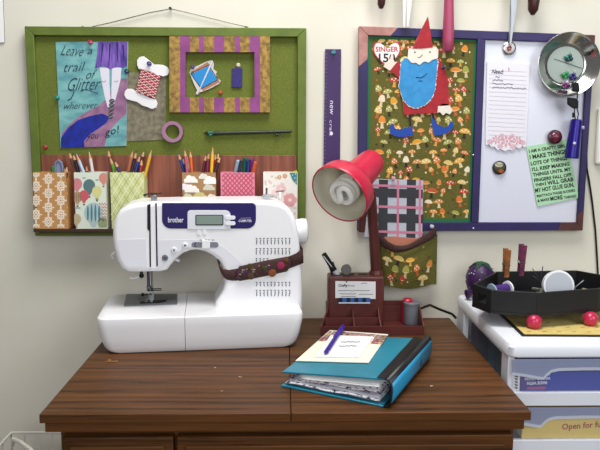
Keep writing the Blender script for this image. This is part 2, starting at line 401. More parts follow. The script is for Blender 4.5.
p = mpx(.10)(113, 256); b = MB(); b.tube([p+V((.004, 0, .008)), p+V((-.004, 0, .002)), p+V((0, 0, -.006))], .002, GREYW, 8); b.build('thread_cutter', sm)

# pincushion band round the column
band = thing('pincushion_cuff', 'brown cloth cuff with felt dots strapped round the sewing machine column', 'pincushion', mpx(V0)(262, 268))
def strip(top, bot, v):
    mp = mpx(v); return [(mp(*a), mp(*c)) for a, c in zip(top, bot)]
tp = [(222, 269.3), (226, 270.8), (232, 270.3), (238, 268.4)]; bt = [(225.5, 279), (229, 280), (233, 280.6), (238, 280.6)]
def strap(name, fr, ext0, ext1):
    b = MB(); rows = []
    for a, c in fr: rows.append([a, c])
    if ext0 is not None: rows = [[rows[0][0]+ext0, rows[0][1]+ext0]]+rows
    if ext1 is not None: rows = rows+[[rows[-1][0]+ext1, rows[-1][1]+ext1]]
    b.grid(rows, BAND); return b.build(name, band, solid=.0018, normals=False)
v = V0-.0012
strap('strap', strip([(217.2, 259.5), (219.5, 264.5), (223, 269), (229, 270), (238, 268.4)], [(220, 270), (222.5, 276), (226.5, 279.6), (232, 280.6), (238, 280.6)], v), MV*.1105, None)
strap('strap', strip([(286, 257.5), (296, 253.5), (302.6, 248.5)], [(289, 268.5), (297, 265.5), (303.2, 263)], v), None, MV*.1105)
b = MB(); mp = mpx(V0-.004); cx = []
import itertools
N = 14; rows = []
for i in range(N+1):
    t = i/N; x = lerp(235.5, 291, t); yc = lerp(274.5, 263.2, t)-1.3*math.sin(math.pi*t)*-1*0; hw = 6.2*min(1, (min(t, 1-t)*9+.45)) if min(t, 1-t) < .07 else 7.6
    hw *= .97+.06*math.sin(math.pi*t); row = []
    for k in range(9):
        a = math.pi*k/8; row.append(mpx(V0-.0022-.008*math.sin(a)*min(1, .3+min(t, 1-t)*12))(x, yc-hw*math.cos(a)))
    rows.append(row)
vr = b.grid(rows, BAND); back = [r[0] for r in vr]+[r[-1] for r in vr[::-1]]
b.capf(back, BAND); b.capf([v_ for v_ in vr[0]], BAND); b.capf([v_ for v_ in vr[-1]], BAND)
cush = b.build('cushion', band)
def felt(x, y, r, col, t):
    b = MB(); o = mpx(V0-.0098)(x, y); b.lathe(o+MV*.004, -MV, [(0, r*.0019), (.0045, r*.0018), (.0056, r*.0012)], M('felt_'+col, '#'+col, .95, bump=.4, scale=300), 14)
    b.build('felt_dot', cush)
for a in ((281, 265.5, 4.3, 'a8305e', 0), (272.3, 273, 4.6, '8f5426', 0), (251, 276.5, 3.6, '5c4420', 0), (250, 266.8, 3.4, '554a20', 0), (286.3, 260.6, 2.7, '774424', 0), (264.5, 268.5, 3, '464f22', 0)): felt(*a)
b = MB(); rnd = random.Random(5)
for i in range(46):
    x = rnd.choice((243+rnd.gauss(0, 2.6), 254.5+rnd.gauss(0, 2.8), 265+rnd.gauss(0, 2))); yc = lerp(274.5, 263.2, (x-235.5)/55.5); y = yc+rnd.uniform(-4, 4)
    o = mpx(V0-.0098)(x, y); col = rnd.choice(('8a3fb0', 'd8d2c4', '6b2f86', 'c9b46a'))
    a = rnd.uniform(0, 3.14); d = (MU*math.cos(a)+V((0, 0, math.sin(a))))*.0018
    b.tube([o-d, o+d], .0006, P('#'+col), 5)
b.build('stitching', cush)
# ------------------------------------------------------------------ green bulletin board
YF = -.020
bx0, bx1, bz0, bz1 = -.5703, .0435, .9484, 1.4100
board = thing('bulletin_board', 'wide green painted cork bulletin board hanging by a wire, six paper boxes on its ledge', 'bulletin board', ((bx0+bx1)/2, -.01, bz0))
rw = .0192
b = MB(); y0 = -.003
def mitre(b, outer, inner, ya, yb, m):
    for i in range(4):
        j = (i+1) % 4
        b.prism([V((outer[i][0], ya, outer[i][1])), V((outer[j][0], ya, outer[j][1])), V((inner[j][0], ya, inner[j][1])), V((inner[i][0], ya, inner[i][1]))], (0, yb-ya, 0), m[i] if isinstance(m, list) else m)
def rectc(x0, x1, z0, z1): return [(x0, z0), (x1, z0), (x1, z1), (x0, z1)]
mitre(b, rectc(bx0, bx1, bz0, bz1), rectc(bx0+rw, bx1-rw, bz0+rw*.45, bz1-rw), YF, y0, GREEN)
b.build('frame', board, bevel=.0015)
b = MB(); b.box(bx0+rw, bx1-rw, -.009, -.004, bz0+rw*.45, bz1-rw, CORK); b.build('cork_panel', board)
CK = -.0092            # cork face
zt = at(100, 154.8, CK).z; zl = at(100, 229, CK).z
b = MB(); b.box(bx0+rw+.001, bx1-rw-.001, -.0145, -.009, zl-.004, zt, BROWNWOOD); b.build('wood_backing', board, bevel=.0008)
b = MB(); zs = at(100, 228.6, -.05).z
b.box(at(33.5, 228, -.052).x, at(299, 228, -.05).x, -.054, -.0145, zs-.008, zs, M('dark_brown_shelf', '#4e2c1e', .6)); b.build('ledge', board, bevel=.001)
YN = -.0015
w = lambda x, y: at(x, y, -.006)
b = MB(); b.tube([w(93, 27)+V((0, -.005, 0)), w(110, 22.8), w(150, 12.6), w(171, 8.8), w(192, 13.6), w(230, 23), w(246, 27)+V((0, -.005, 0))], .0009, M('picture_wire', '#77736a', .4, .8), 6); b.build('hanging_wire', board)
for x in (82.5, 246.5):
    b = MB(); p = at(x, 27, -.012); b.lathe(p-V((0, 0, .004)), (0, 0, 1), [(0, .004), (.004, .004), (.006, .002)], GREEN, 10); b.build('wire_eyelet', board)
nail = MB(); p = at(171, 9.2, 0); nail.lathe(p, (0, -1, 0), [(0, .0012), (.012, .0012), (.0122, .0035), (.0135, .003)], DARKMETAL, 12)
tag(nail.build('nail', loc=p), 'small nail in the wall at the peak of the green board wire', 'nail')

def pin(x, y, Y, col, label, r=.0047, group=None):
    p = at(x, y, Y); b = MB(); m = M('pin_'+col, '#'+col, .25, coat=.4)
    b.lathe(p, (0, -1, 0), [(0, r*.9), (.0015, r*.95), (.002, r*.5), (.006, r*.5), (.0085, r), (.010, r*.95), (.0105, r*.5)], m, 16)
    return tag(b.build('pushpin', loc=p), label, 'pushpin', group)

# ---- art print
YA = CK-.0022
t = thing('art_print', 'teal watercolour art print of a purple skirt and legs with hand lettering', 'picture', at(92, 150, CK))
mp = wm(YA-.0003); mp2 = wm(YA-.0005); mp3 = wm(YA-.0007)
TEAL = M('teal_watercolour', '#98ccca', .8, var='#6eaab2', scale=22, detail=6, stretch=(1, 1, 2.4))
b = MB(); b.cut([(55.5, 42), (128, 41.5), (126.2, 145.8), (60.5, 148)], YA, .002, TEAL, PAPER)
b.ink([(62, 133), (70, 124), (78, 117), (90, 110), (100, 105), (110, 94), (113, 83), (121, 79), (127.2, 78.5), (126.4, 114), (118, 121), (108, 133), (104, 146.4), (61, 147.8)], mp, M('mauve_wash', '#b890ac', .8, var='#9d7096', scale=50))
b.ink([(61, 138), (68, 128), (78, 120), (90, 116), (102, 113.5), (110, 117), (106, 123), (98, 129), (90, 134), (84, 141), (84.5, 147.2), (61, 147.9)], mp2, M('cobalt_wash', '#1d36b8', .8, var='#182a8c', scale=60))
b.ink([(84.5, 147), (86, 139), (92, 134), (99, 131), (108, 131.5), (104.5, 146.4)], mp2, M('mauve_wash', '#a878a4'))
SK = M('violet_wash', '#9a78cc', .8, var='#55409c', scale=30, stretch=(4, 1, .6))
b.ink([(98, 41.9), (127.4, 41.6), (127, 66), (122, 68), (116, 67), (110, 69.5), (104, 66), (95, 68.5), (97, 55)], mp2, SK)
for x0, y0, x1, y1 in ((103, 44, 101, 62), (110, 44, 109, 66), (117, 43, 118, 62), (123, 45, 124, 60)): b.stroke([(x0, y0), (x1, y1)], 1.6, mp3, P('#2f2066'), .6)
LEG = P('#e6e4ee')
b.ink([(99.5, 67.5), (109.3, 68), (109.5, 84), (110.5, 98), (110.8, 107), (107.6, 107), (104, 94), (101.5, 80)], mp2, LEG)
b.ink([(112, 68), (121.5, 67), (120.5, 80), (117.5, 92), (114.5, 103), (112, 107), (111.2, 98), (111.6, 84)], mp2, LEG)
for x in (104, 116): b.stroke([(x-2, 81), (x, 82.3), (x+2, 80.6)], .7, mp3, P('#9d93ae'))
GR = P('#59565f')
for i in range(5): b.disc(112-i*.35, 101+i*4, 3.0-.1*i, 2.3, mp3, GR, 10)
for i in range(5): b.stroke([(110-i*.3, 101.6+i*4), (114-i*.3, 100+i*4)], .7, wm(YA-.0009), P('#a5a2aa'))
b.build('print', t)
b = MB(); INK = P('#1d2f52'); q = wm(YA-.0010)
b.text('Leave', 60.5, 55, 21, 10, q, INK, rot=3, shear=.4, bold=-.012); b.text('a', 87, 54, 5, 4.8, q, INK, shear=.4, bold=-.01)
b.text('trail', 62.5, 72, 19.5, 9.5, q, INK, rot=-2, shear=.4, bold=-.012); b.text('of', 85, 79, 8, 9.5, q, INK, shear=.45, bold=-.01)
b.text('Glitter', 66, 91, 32, 13, q, INK, rot=-2, shear=.4, bold=-.014)
b.stroke([(74, 90), (73, 95), (70.5, 99), (67.5, 100)], .8, q, INK); b.stroke([(80, 91), (86, 89.5), (92, 91.5), (98, 93.5)], .6, q, INK)
b.text('wherever', 62.5, 109.5, 34, 7, q, INK, rot=-2, shear=.4, bold=-.014)
b.text('you', 86.5, 139, 11, 5, q, INK, rot=-2, shear=.3); b.text('go!', 105, 136, 14, 7, q, INK, rot=-14, shear=.3)
b.build('lettering', t)
pin(91, 42.5, YA, 'c03868', 'pink pushpin at the top edge of the teal art print')
pin(58, 97.5, YA, '1f9a8c', 'teal pushpin at the left edge of the art print')
pin(127.2, 71.5, CK-.004, '1f2a5c', 'dark navy pushpin at the right edge of the art print')
pin(46, 147, CK, 'b02c2c', 'red pushpin alone near the lower left corner of the green board')
pin(220.7, 92.5, CK, 'c8442c', 'red pushpin inside the striped picture frame', .0045)

# ---- lace paper swatch, thread card, washi tape, knitting needle
b = MB(); b.cut([(128.2, 72.5), (166, 72.3), (165.6, 139.6), (126.8, 141.4)], CK-.0012, .0011, M('mottled_kraft_paper', '#a09a84', .9, var='#7f7765', scale=90, detail=6, bump=.2))
tag(b.build('paper_swatch', loc=at(146, 141, CK)), 'mottled grey-brown paper swatch pinned between art print and striped frame', 'paper')
t = thing('thread_card', 'white bow-ended card wound with red and white twine', 'thread card', at(146, 108, CK))
YC = CK-.006
b = MB()
def bow(pts): b.cut(pts, YC, .0025, M('white_card', '#efeef0', .7))
bow([(137, 60), (139.5, 57), (143.5, 56.3), (146.5, 58.3), (154, 64.5), (158.5, 64.5), (163, 65), (167.5, 67), (169.5, 71), (168, 75), (163.5, 76.5), (158, 75.2), (151, 72), (144.5, 70), (138.5, 69), (137, 65)])
bow([(125, 91), (127.5, 88.7), (132, 89), (137.5, 92), (144, 94.4), (150, 98), (155.5, 99), (157.5, 103), (156.5, 107.5), (152, 109.2), (148, 107.5), (142, 105.5), (137, 102), (131, 100.5), (126, 99), (124, 95)])
b.build('card', t, bevel=.0008)
b = MB(); n = 19; R1 = P('#b8384a'); R2 = P('#e6cfcd')
for i in range(n):
    s = (i+.5)/n; a = (lerp(141.5, 136, s), lerp(69, 91.5, s)); c = (lerp(160.5, 155, s), lerp(75.5, 98.5, s))
    pts = [at(lerp(a[0], c[0], k/12), lerp(a[1], c[1], k/12), YC-.0008-.002*math.sin(math.pi*k/12)) for k in range(13)]
    for k in range(12): b.tube([pts[k], pts[k+1]], .0015, R1 if (k*2+i*3) % 7 < 4 else R2, 6, cap=False)
b.build('twine', t)
pin(149.7, 63.8, YC, '4b2a8a', 'purple pushpin holding the white twine card', .005)
b = MB(); p = at(173.3, 131.8, CK); r = .0023*10.2
b.lathe(p, (0, -1, 0), [(0, r*.68), (.012, r*.68), (.0122, r), (.0118, r), (.0002, r), (0, r*.68)], M('washi', '#a96f95', .6), 36, mats=[P('#b9a09c'), P('#b48aa6'), P('#8a4f78'), P('#8a4f78'), P('#8a4f78')], cap=False)
tag(b.build('washi_tape_roll', loc=p), 'mauve washi tape roll hanging above the brown ledge backing', 'tape roll')
p0, p1 = at(204, 133.3, CK-.005), at(292, 131.4, CK-.005)
t = thing('crochet_hook', 'dark green knitting tool lying level on pins under the striped frame', 'knitting tool', (p0+p1)/2)
b = MB(); d = p1-p0
b.tube([p0, p0+d*.03, p0+d*.12, p0+d*.2, p0+d*.7, p0+d*.98, p1], [.0012, .0034, .0052, .0044, .0036, .0032, .0016], M('dark_green_lacquer', '#27361f', .35), 10); b.build('shaft', t)
b = MB(); b.tube([p0+d*.05, p0+d*.11], .0058, P('#1d6b50', .4), 10); b.build('green_collar', t)
for x, y, col, lb in ((277, 134.6, '1e2c18', 'dark green pushpin under the right end of the knitting tool'), (211, 135, '207a5a', 'green pushpin under the left end of the knitting tool')): pin(x, y, CK, col, lb, .0036)

# ---- striped picture frame with its two charms
t = thing('picture_frame', 'purple and gold striped empty picture frame mounted on the green board', 'picture frame', at(220, 112, CK))
YP = CK-.013
GOLD = M('gold_leaf', '#bf9f4c', .42, .25, var='#86692c', scale=110, detail=6); PUR = M('orchid_paint', '#a8589c', .6, var='#964c8c', scale=40)
b = MB(); ox0, ox1, oy0, oy1 = 169.3, 270, 36.3, 112.3; ix0, ix1, iy0, iy1 = 185.5, 254.5, 52, 97.5
xs_ = [169.3, 180, 190, 199, 204, 214, 224, 235, 240, 250, 260, 270]; cols = [GOLD, PUR]*6
for i in range(11):
    x0, x1 = xs_[i], xs_[i+1]; m_ = cols[i]
    if x1 <= ix0+.01 or x0 >= ix1-.01: b.cut([(x0, oy0), (x1, oy0), (x1, oy1), (x0, oy1)], YP, .012, m_)
    elif x0 < ix0: 
        b.cut([(x0, oy0), (x1, oy0), (x1, iy0), (x0, iy0)], YP, .012, m_); b.cut([(x0, iy1), (x1, iy1), (x1, oy1), (x0, oy1)], YP, .012, m_); b.cut([(x0, iy0), (ix0, iy0), (ix0, iy1), (x0, iy1)], YP, .012, m_)
    elif x1 > ix1:
        b.cut([(x0, oy0), (x1, oy0), (x1, iy0), (x0, iy0)], YP, .012, m_); b.cut([(x0, iy1), (x1, iy1), (x1, oy1), (x0, oy1)], YP, .012, m_); b.cut([(ix1, iy0), (x1, iy0), (x1, iy1), (ix1, iy1)], YP, .012, m_)
    else:
        b.cut([(x0, oy0), (x1, oy0), (x1, iy0), (x0, iy0)], YP, .012, m_); b.cut([(x0, iy1), (x1, iy1), (x1, oy1), (x0, oy1)], YP, .012, m_)
b.build('moulding', t)
# spool brooch
t = thing('spool_brooch', 'tilted blue thread spool cut-out with needle inside the striped frame', 'ornament', at(205, 95, CK))
YB = CK-.003
b = MB(); b.cut([(189.3, 72.5), (191, 69), (198, 65.5), (208, 61), (212.5, 60.2), (214, 64), (213.3, 69), (217, 71.8), (215.8, 74), (217, 78), (220.8, 80.6), (219.5, 83.5), (210, 88.5), (203, 91.5), (199.5, 92.2), (198, 95), (195.8, 94), (197, 90), (194, 84)], YB, .002, P('#dcd7d2')); b.build('card', t)
b = MB(); mp = wm(YB-.0003); b.ink([(191.3, 74), (208.5, 66), (217, 79.5), (201.5, 88.6)], mp, P('#2f9fd8')); b.build('blue_thread', t)
b = MB(); b.ink([(190.6, 72), (207.5, 62), (209.5, 64.6), (192, 73.5)], mp, P('#c08a6a')); b.ink([(201.8, 89), (218.3, 79.8), (220, 82), (203, 91)], mp, P('#c08a6a'))
mq = wm(YB-.0004)
for s in (((190.5, 73.6), (209.5, 64.7)), ((201.5, 88.6), (218.5, 79.3)), ((191, 74), (201.3, 88.6)), ((209, 65.5), (217.5, 79))): b.stroke(s, .7, mq, P('#222a4a'))
b.build('spool_ends', t)
b = MB(); b.tube([at(197.8, 93.5, YB-.001), at(212, 62, YB-.001)], [.0010, .0022], P('#e4e6ee', .3), 8); b.build('needle', t)
pin(193, 67, CK-.003, '5a3a96', 'purple pushpin at the top left of the blue spool cut-out', .0042)
t = thing('glitter_tag', 'small purple glitter rectangle charm inside the striped frame', 'ornament', at(237, 88, CK))
b = MB(); b.cut([(232.2, 68.5), (242.3, 67.8), (242, 87.6), (231.8, 87.4)], CK-.004, .004, M('purple_glitter', '#3c2a98', .5, 0, var='#1b1060', scale=420, detail=2)); b.build('tag', t, bevel=.0006)
b = MB(); p = at(238.3, 65.2, CK); b.lathe(p, (0, -1, 0), [(0, .004), (.003, .005), (.005, .003)], P('#d8d0b8', .3), 12); b.build('bead', t)

# ---- six paper covered boxes on the ledge
YBX = -.053; YBK = -.0155
def paper_box(x0, x1, ytop, name, label, base, deco):
    a = at(x0, ytop, YBX); c = at(x1, 228, YBX); zb = zs
    t = thing('paper_box', label, 'box', ((a.x+c.x)/2, (YBX+YBK)/2, zb), 'paper covered boxes on the ledge')
    b = MB(); th = .0018; X0, X1, Z1 = a.x, c.x, a.z
    for args in ((X0, X1, YBX, YBX+th), (X0, X1, YBK-th, YBK), (X0, X0+th, YBX+th, YBK-th), (X1-th, X1, YBX+th, YBK-th)): b.box(*args, zb, Z1, base)
    b.box(X0+th, X1-th, YBX+th, YBK-th, zb, zb+th, base); b.build('carton', t)
    b = MB(); e = .4
    def clip(px): return [(min(max(x, x0+e), x1-e), min(max(y, ytop+e), 227.5)) for x, y in px]
    class Q:
        layer = 0
    def ink(px, m, k=1): 
        px = clip(px)
        ar = sum(px[i][0]*px[(i+1) % len(px)][1]-px[(i+1) % len(px)][0]*px[i][1] for i in range(len(px)))
        if abs(ar) > .05: b.ink(px, wm(YBX-.0002*k), m)
    deco(ink); b.build('printed_front', t, normals=False); return t, X0, X1, zb, Z1
def ell(cx, cy, rx, ry, n=12, rot=0): 
    c, q = math.cos(rot), math.sin(rot)
    return [(cx+rx*math.cos(2*math.pi*k/n)*c-ry*math.sin(2*math.pi*k/n)*q, cy+rx*math.cos(2*math.pi*k/n)*q+ry*math.sin(2*math.pi*k/n)*c) for k in range(n)]
def line(p, q, w):
    dx, dy = q[0]-p[0], q[1]-p[1]; l = math.hypot(dx, dy); nx, ny = -dy/l*w/2, dx/l*w/2
    return [(p[0]+nx, p[1]+ny), (q[0]+nx, q[1]+ny), (q[0]-nx, q[1]-ny), (p[0]-nx, p[1]-ny)]
BX = {}
def damask(ink):
    m = P('#f4eadc'); o = P('#d2a468')
    for i in range(4):
        for j in range(6):
            cx, cy = 36+i*12.4, 172+j*14.2+(7.1 if i % 2 else 0)
            ink(ell(cx, cy, 3.7, 4.9, 16), m)
            for k in range(8):
                a = k*math.pi/4; ink(ell(cx+2.1*math.cos(a), cy+2.9*math.sin(a), .75, .5, 6, a), o, 2)
                a = k*math.pi/4+.39; ink(ell(cx+2.9*math.cos(a), cy+3.9*math.sin(a), 1.5, .8, 8, a), m); ink(ell(cx+4.3*math.cos(a+.39), cy+5.3*math.sin(a+.39), .9, .7, 6, a), m)
            ink(ell(cx, cy, .7, 1), o, 2); ink(ell(cx, cy-6.6, .9, 1.5), m); ink(ell(cx, cy+6.6, .9, 1.5), m)
            for s in (-1, 1): ink(ell(cx+s*5.2, cy, .7, .9), m)
BX[0] = paper_box(32.8, 68.2, 172.5, 'damask', 'orange box with white damask print, first from left on the ledge', M('kraft_orange', '#d2a468', .75), damask)
def balloons(ink):
    def bal(x, y, r, col, stripes=None):
        ink(ell(x, y, r, r*1.12, 20), P(col)); ink([(x-r*.55, y+r*.8), (x+r*.55, y+r*.8), (x+r*.2, y+r*1.5), (x-r*.2, y+r*1.5)], P(col))
        ink([(x-r*.2, y+r*1.65), (x+r*.2, y+r*1.65), (x+r*.2, y+r*2), (x-r*.2, y+r*2)], P('#8a7a60'))
        if stripes:
            for k in (-.6, -.2, .2, .6): ink(ell(x+r*k, y, r*.12, r*math.sqrt(1-k*k)*1.02, 8), P(stripes), 2)
    bal(77, 184, 5.2, '#dd9aa0'); bal(77.5, 197, 5, '#c6b08e', '#a58e6c'); bal(89.2, 185.8, 6, '#6d8f92'); bal(84, 195.6, 4.9, '#d8707a')
    bal(97, 191.5, 5, '#e3e1a4'); bal(103.5, 178, 4.6, '#dfa08f'); bal(93.5, 213, 9.4, '#c2d4d6', '#5f98a4'); bal(76.5, 219, 4.6, '#cbbfa0'); bal(103, 223, 5.2, '#a9b58f')
    for i in range(6):
        for j in range(3): ink(line((99+j*2.6, 203+i*3.2), (101.4+j*2.6, 205+i*3.2), .9), P('#d98a8c'))
    for x, y in ((97, 180), (79, 208), (97, 199), (84, 178), (76, 208)): ink(ell(x, y, 1.8, .6), P('#8fa9a4'))
BX[1] = paper_box(73.8, 107.3, 172.5, 'balloons', 'pale box printed with hot air balloons, second from left on the ledge', M('mint_white_paper', '#e6ece0', .75), balloons)
def plaid(ink):
    for i in range(-10, 14):
        ink_ = P('#eef0d2') if i % 2 else P('#c6cc8a')
        w_ = 1.1 if i % 2 else .8
        for s in (1, -1):
            pts = []; x = 110+i*5.4
            for k in range(29):
                yy = 173+k*2; xx = x+(yy-173)*.62*s+(0 if s > 0 else 0)
                if 110.8 < xx < 144.2: pts.append((xx, yy))
            for p_, q_ in zip(pts, pts[1:]): ink(line(p_, q_, w_), ink_, 1 if s > 0 else 2)
BX[2] = paper_box(110, 145.3, 172.5, 'plaid', 'yellow-green plaid paper box behind the left end of the sewing machine', M('lime_plaid_paper', '#e0e4ae', .75), plaid)
def clouds(ink):
    def cl(x, y, s, col):
        m = P(col)
        for dx, dy, r in ((-5, 1, 2.6), (-2, -1.5, 3.4), (2, -.8, 3), (5, 1.2, 2.2)): ink(ell(x+dx*s, y+dy*s, r*s, r*s*.9), m)
        ink([(x-7*s, y+1*s), (x+7*s, y+1*s), (x+7.4*s, y+3.4*s), (x-7.4*s, y+3.4*s)], m)
    for a in ((191, 179.5, .95, '#f3f1ea'), (204, 176.5, .7, '#e8e6dc'), (211, 180.5, 1, '#f6f5f0'), (185.5, 187, .8, '#f3eef2'), (192, 189, 1, '#f4f2ee'), (209, 187.5, .8, '#d9d8c8'), (200, 195.5, .9, '#dcd69a'), (188, 196.5, .7, '#e4e2c4'), (212, 197, .7, '#f2efe6')): cl(*a)
BX[3] = paper_box(182, 216.3, 172.5, 'clouds', 'brown kraft box printed with white clouds behind the machine top', M('kraft_tan', '#b99468', .75), clouds)
def lattice(ink):
    for i in range(-8, 14):
        for s in (1, -1):
            x = 221+i*4.55; pts = [(x+(yy-173)*.9*s, yy) for yy in range(173, 228, 2)]; pts = [p_ for p_ in pts if 221.2 < p_[0] < 254]
            for p_, q_ in zip(pts, pts[1:]): ink(line(p_, q_, .9), P('#be5c78'), 1 if s > 0 else 2)
BX[4] = paper_box(220.5, 254.8, 172.5, 'lattice', 'pink box with dark pink lattice print holding pens', M('rose_paper', '#e898aa', .75), lattice)
def floral(ink):
    r_ = random.Random(11)
    for i in range(26): ink(ell(r_.uniform(264, 296), r_.uniform(174, 226), r_.uniform(1, 3), r_.uniform(.8, 1.6), 9, r_.uniform(0, 3)), P(r_.choice(('#d9d6cc', '#e8d3cf', '#dfd2bf', '#cfd8cc'))))
    for x, y, r, c_ in ((281, 189, 5, '#eccfcf'), (290, 200, 6.4, '#e4b2b4'), (275, 193, 3.6, '#efdcd8'), (286, 219, 7, '#e3b5b4'), (272, 208, 4.6, '#e8cfca'), (285, 176, 2.2, '#d9a878'), (279.5, 177, 2, '#dcb58c')):
        for k in range(5): ink(ell(x+r*.55*math.cos(k*1.256), y+r*.55*math.sin(k*1.256), r*.55, r*.55), P(c_), 2)
        ink(ell(x, y, r*.3, r*.3), P('#f0e0da'), 3)
    ink([(289.5, 172.5), (297, 172.5), (297, 185), (293, 180.5)], P('#4d9aa4'), 4)
    for x, y in ((292.5, 175), (295, 178), (295.5, 174), (296, 182)): ink(ell(x, y, .55, .55, 6), P('#e6f0ee'), 5)
BX[5] = paper_box(263.2, 297.4, 172.5, 'floral', 'white box with pale pink floral print, rightmost on the ledge', M('cream_floral_paper', '#efece6', .75), floral)
b = MB(); b.cut([(290, 172), (296.6, 170.2), (297.4, 174), (297, 185)], -.045, .0004, P('#c9d63a')); tag(b.build('paper_scrap', loc=at(295, 180, -.045)), 'lime yellow paper scrap poking out of the pale floral box', 'paper')

# ---- pencils and pens standing in the boxes
TIP = M('pencil_wood', '#d9b489', .7)
def pencil(k, tip, ent, col, label, Y, kind='pencil', r=.0036, group='coloured pencils in the paper boxes'):
    t_, X0, X1, zb, Z1 = BX[k]
    a = at(*tip, Y); e = at(*ent, Y); d = (e-a).normalized()
    Ln = (a.z-zb-.004)/-d.z; bot = a+d*Ln; m_ = r+.003
    if bot.x < X0+m_ or bot.x > X1-m_:
        bot.x = min(max(bot.x, X0+m_), X1-m_); d = (bot-a).normalized()
    b = MB(); cm = M('lacquer_'+col, '#'+col, .4)
    if kind == 'pencil':
        n = (bot-a).length; b.lathe(a, d, [(0, .0004), (.005, .0012), (.016, r), (n-.002, r), (n, r*.9)], cm, 10, mats=[cm, TIP, cm, cm])
        o = b.build('colored_pencil', loc=bot); tag(o, label, 'pencil', group)
    else:
        n = (bot-a).length
        t = thing('pen', label, 'pen', bot, 'pens in the paper boxes')
        b.lathe(a+d*.035, d, [(0, r), (n-.035, r*.9)], M('pen_body_'+col, '#'+col, .35), 12); b.build('barrel', t)
        b = MB(); b.lathe(a, d, [(0, r*.6), (.002, r*1.05), (.035, r*1.12)], M('cap_'+kind, '#'+kind, .35), 12); b.tube([a+V((0, -r*1.3, -.002)), a+d*.026+V((0, -r*1.5, 0))], .0011, M('cap_'+kind, '#'+kind), 6); b.build('cap', t)
Y1, Y2, Y3 = -.030, -.038, -.046
pencil(0, (53, 166), (53.2, 172), '3d8a3c', 'green pen in the orange damask box, left of the rounded handle', Y2, '3d8a3c', .0045)
t = thing('scissors', 'grey-blue rounded tool handle sticking up from the orange damask box', 'scissors', (at(59, 172, Y2).x, Y2, zs+.004))
p = at(59, 172, Y2); tp_ = at(59, 160.5, Y2)
b = MB(); h = tp_.z-p.z
b.tube([p+V((-.0072, 0, -.02)), p+V((-.0078, 0, h*.45)), p+V((-.0062, 0, h*.8)), p+V((0, 0, h)), p+V((.0062, 0, h*.8)), p+V((.0078, 0, h*.45)), p+V((.0072, 0, -.02)), p+V((0, 0, -.03))], .0032, M('grey_blue_plastic', '#8b93ab', .35), 8, closed=True); b.build('handle', t)
b = MB(); b.prism([p+V((-.005, 0, -.022)), p+V((.005, 0, -.022)), p+V((.005, 0, h-.004)), p+V((-.005, 0, h-.004))], (0, .002, 0), P('#9aa3bd', .35)); b.build('inner_grip', t)
b = MB(); b.prism([p+V((-.006, 0, -.02)), p+V((.006, 0, -.02)), (p.x, Y2, zs+.004)], (0, .0015, 0), STEEL); b.build('blade', t)
for a in ((0, (65, 166.5), (64.6, 172), '6a4028', 'brown pencil right of the grey handle in the orange damask box', Y1), (0, (67, 165), (66.4, 172), '4a3230', 'dark brown pencil at the right end of the orange damask box', Y3),
          (1, (68.8, 151.3), (75.5, 172), '8a5a34', 'brown pencil leaning left, leftmost in the balloon box', Y1), (1, (72.7, 153), (78.6, 172), '251f44', 'dark navy pencil in the balloon box', Y2),
          (1, (76.3, 154), (83.4, 172), 'bcd0e0', 'pale blue pencil leaning left in the balloon box', Y3), (1, (86.3, 164), (87, 172), '7c1f38', 'short maroon pencil in the balloon box', Y1),
          (1, (89, 151.5), (92.6, 172), 'ddd6d2', 'white pencil, rightmost in the balloon box', Y2),
          (2, (108.2, 149), (107.5, 172), 'a84560', 'rose pink pencil, leftmost of those by the plaid box', Y1), (2, (109.8, 156.5), (114.6, 172), '6fb23a', 'lime green pencil leaning left in the plaid box', Y2),
          (2, (114.3, 160), (119.8, 172), '283a78', 'navy blue pencil leaning left in the plaid box', Y3), (2, (132.9, 150), (127.6, 172), 'd08a62', 'peach pencil leaning right in the plaid box', Y1),
          (2, (136.6, 151), (131.5, 172), '232038', 'black pencil leaning right in the plaid box', Y3), (2, (140.2, 154.5), (135.8, 172), '2746a0', 'royal blue pencil leaning right in the plaid box', Y2),
          (2, (144.4, 149.5), (138.6, 172), '5a2a30', 'dark maroon pencil leaning right in the plaid box', Y1), (2, (142, 158), (140.4, 172), 'a83028', 'red pencil in the plaid box', Y3), (2, (151.5, 150), (146, 172), 'e2b52e', 'golden yellow pencil leaning right, rightmost in the plaid box', Y2),
          (3, (178, 152.5), (184.3, 172), '2f52a8', 'medium blue pencil leaning left, leftmost in the cloud box', Y1), (3, (182, 157), (188, 172), '1d2440', 'navy black pencil leaning left in the cloud box', Y2),
          (3, (184.5, 148.8), (187.3, 172), 'c0637a', 'dusty pink pencil in the cloud box', Y3), (3, (187, 156.5), (189.5, 172), 'e6e0da', 'white pencil in the cloud box', Y1),
          (3, (190, 150), (191.9, 172), 'dd6e26', 'orange pencil in the cloud box', Y2), (3, (206.5, 153.5), (203, 172), '6a2038', 'burgundy pencil leaning right in the cloud box', Y1),
          (3, (208.9, 151.5), (207.4, 172), '8e2460', 'magenta pencil in the cloud box', Y2), (3, (212.8, 147), (211.5, 172), 'eac22a', 'tallest yellow pencil in the cloud box', Y3),
          (3, (215.7, 152.5), (214.4, 172), 'c0422c', 'vermilion pencil in the cloud box', Y1), (3, (218.8, 151.5), (216, 172), '6e3a2a', 'chestnut brown pencil leaning right in the cloud box', Y2),
          (3, (221, 155.5), (214.8, 172), '3a2c34', 'short black-brown pencil, rightmost in the cloud box', Y3)): pencil(*a)
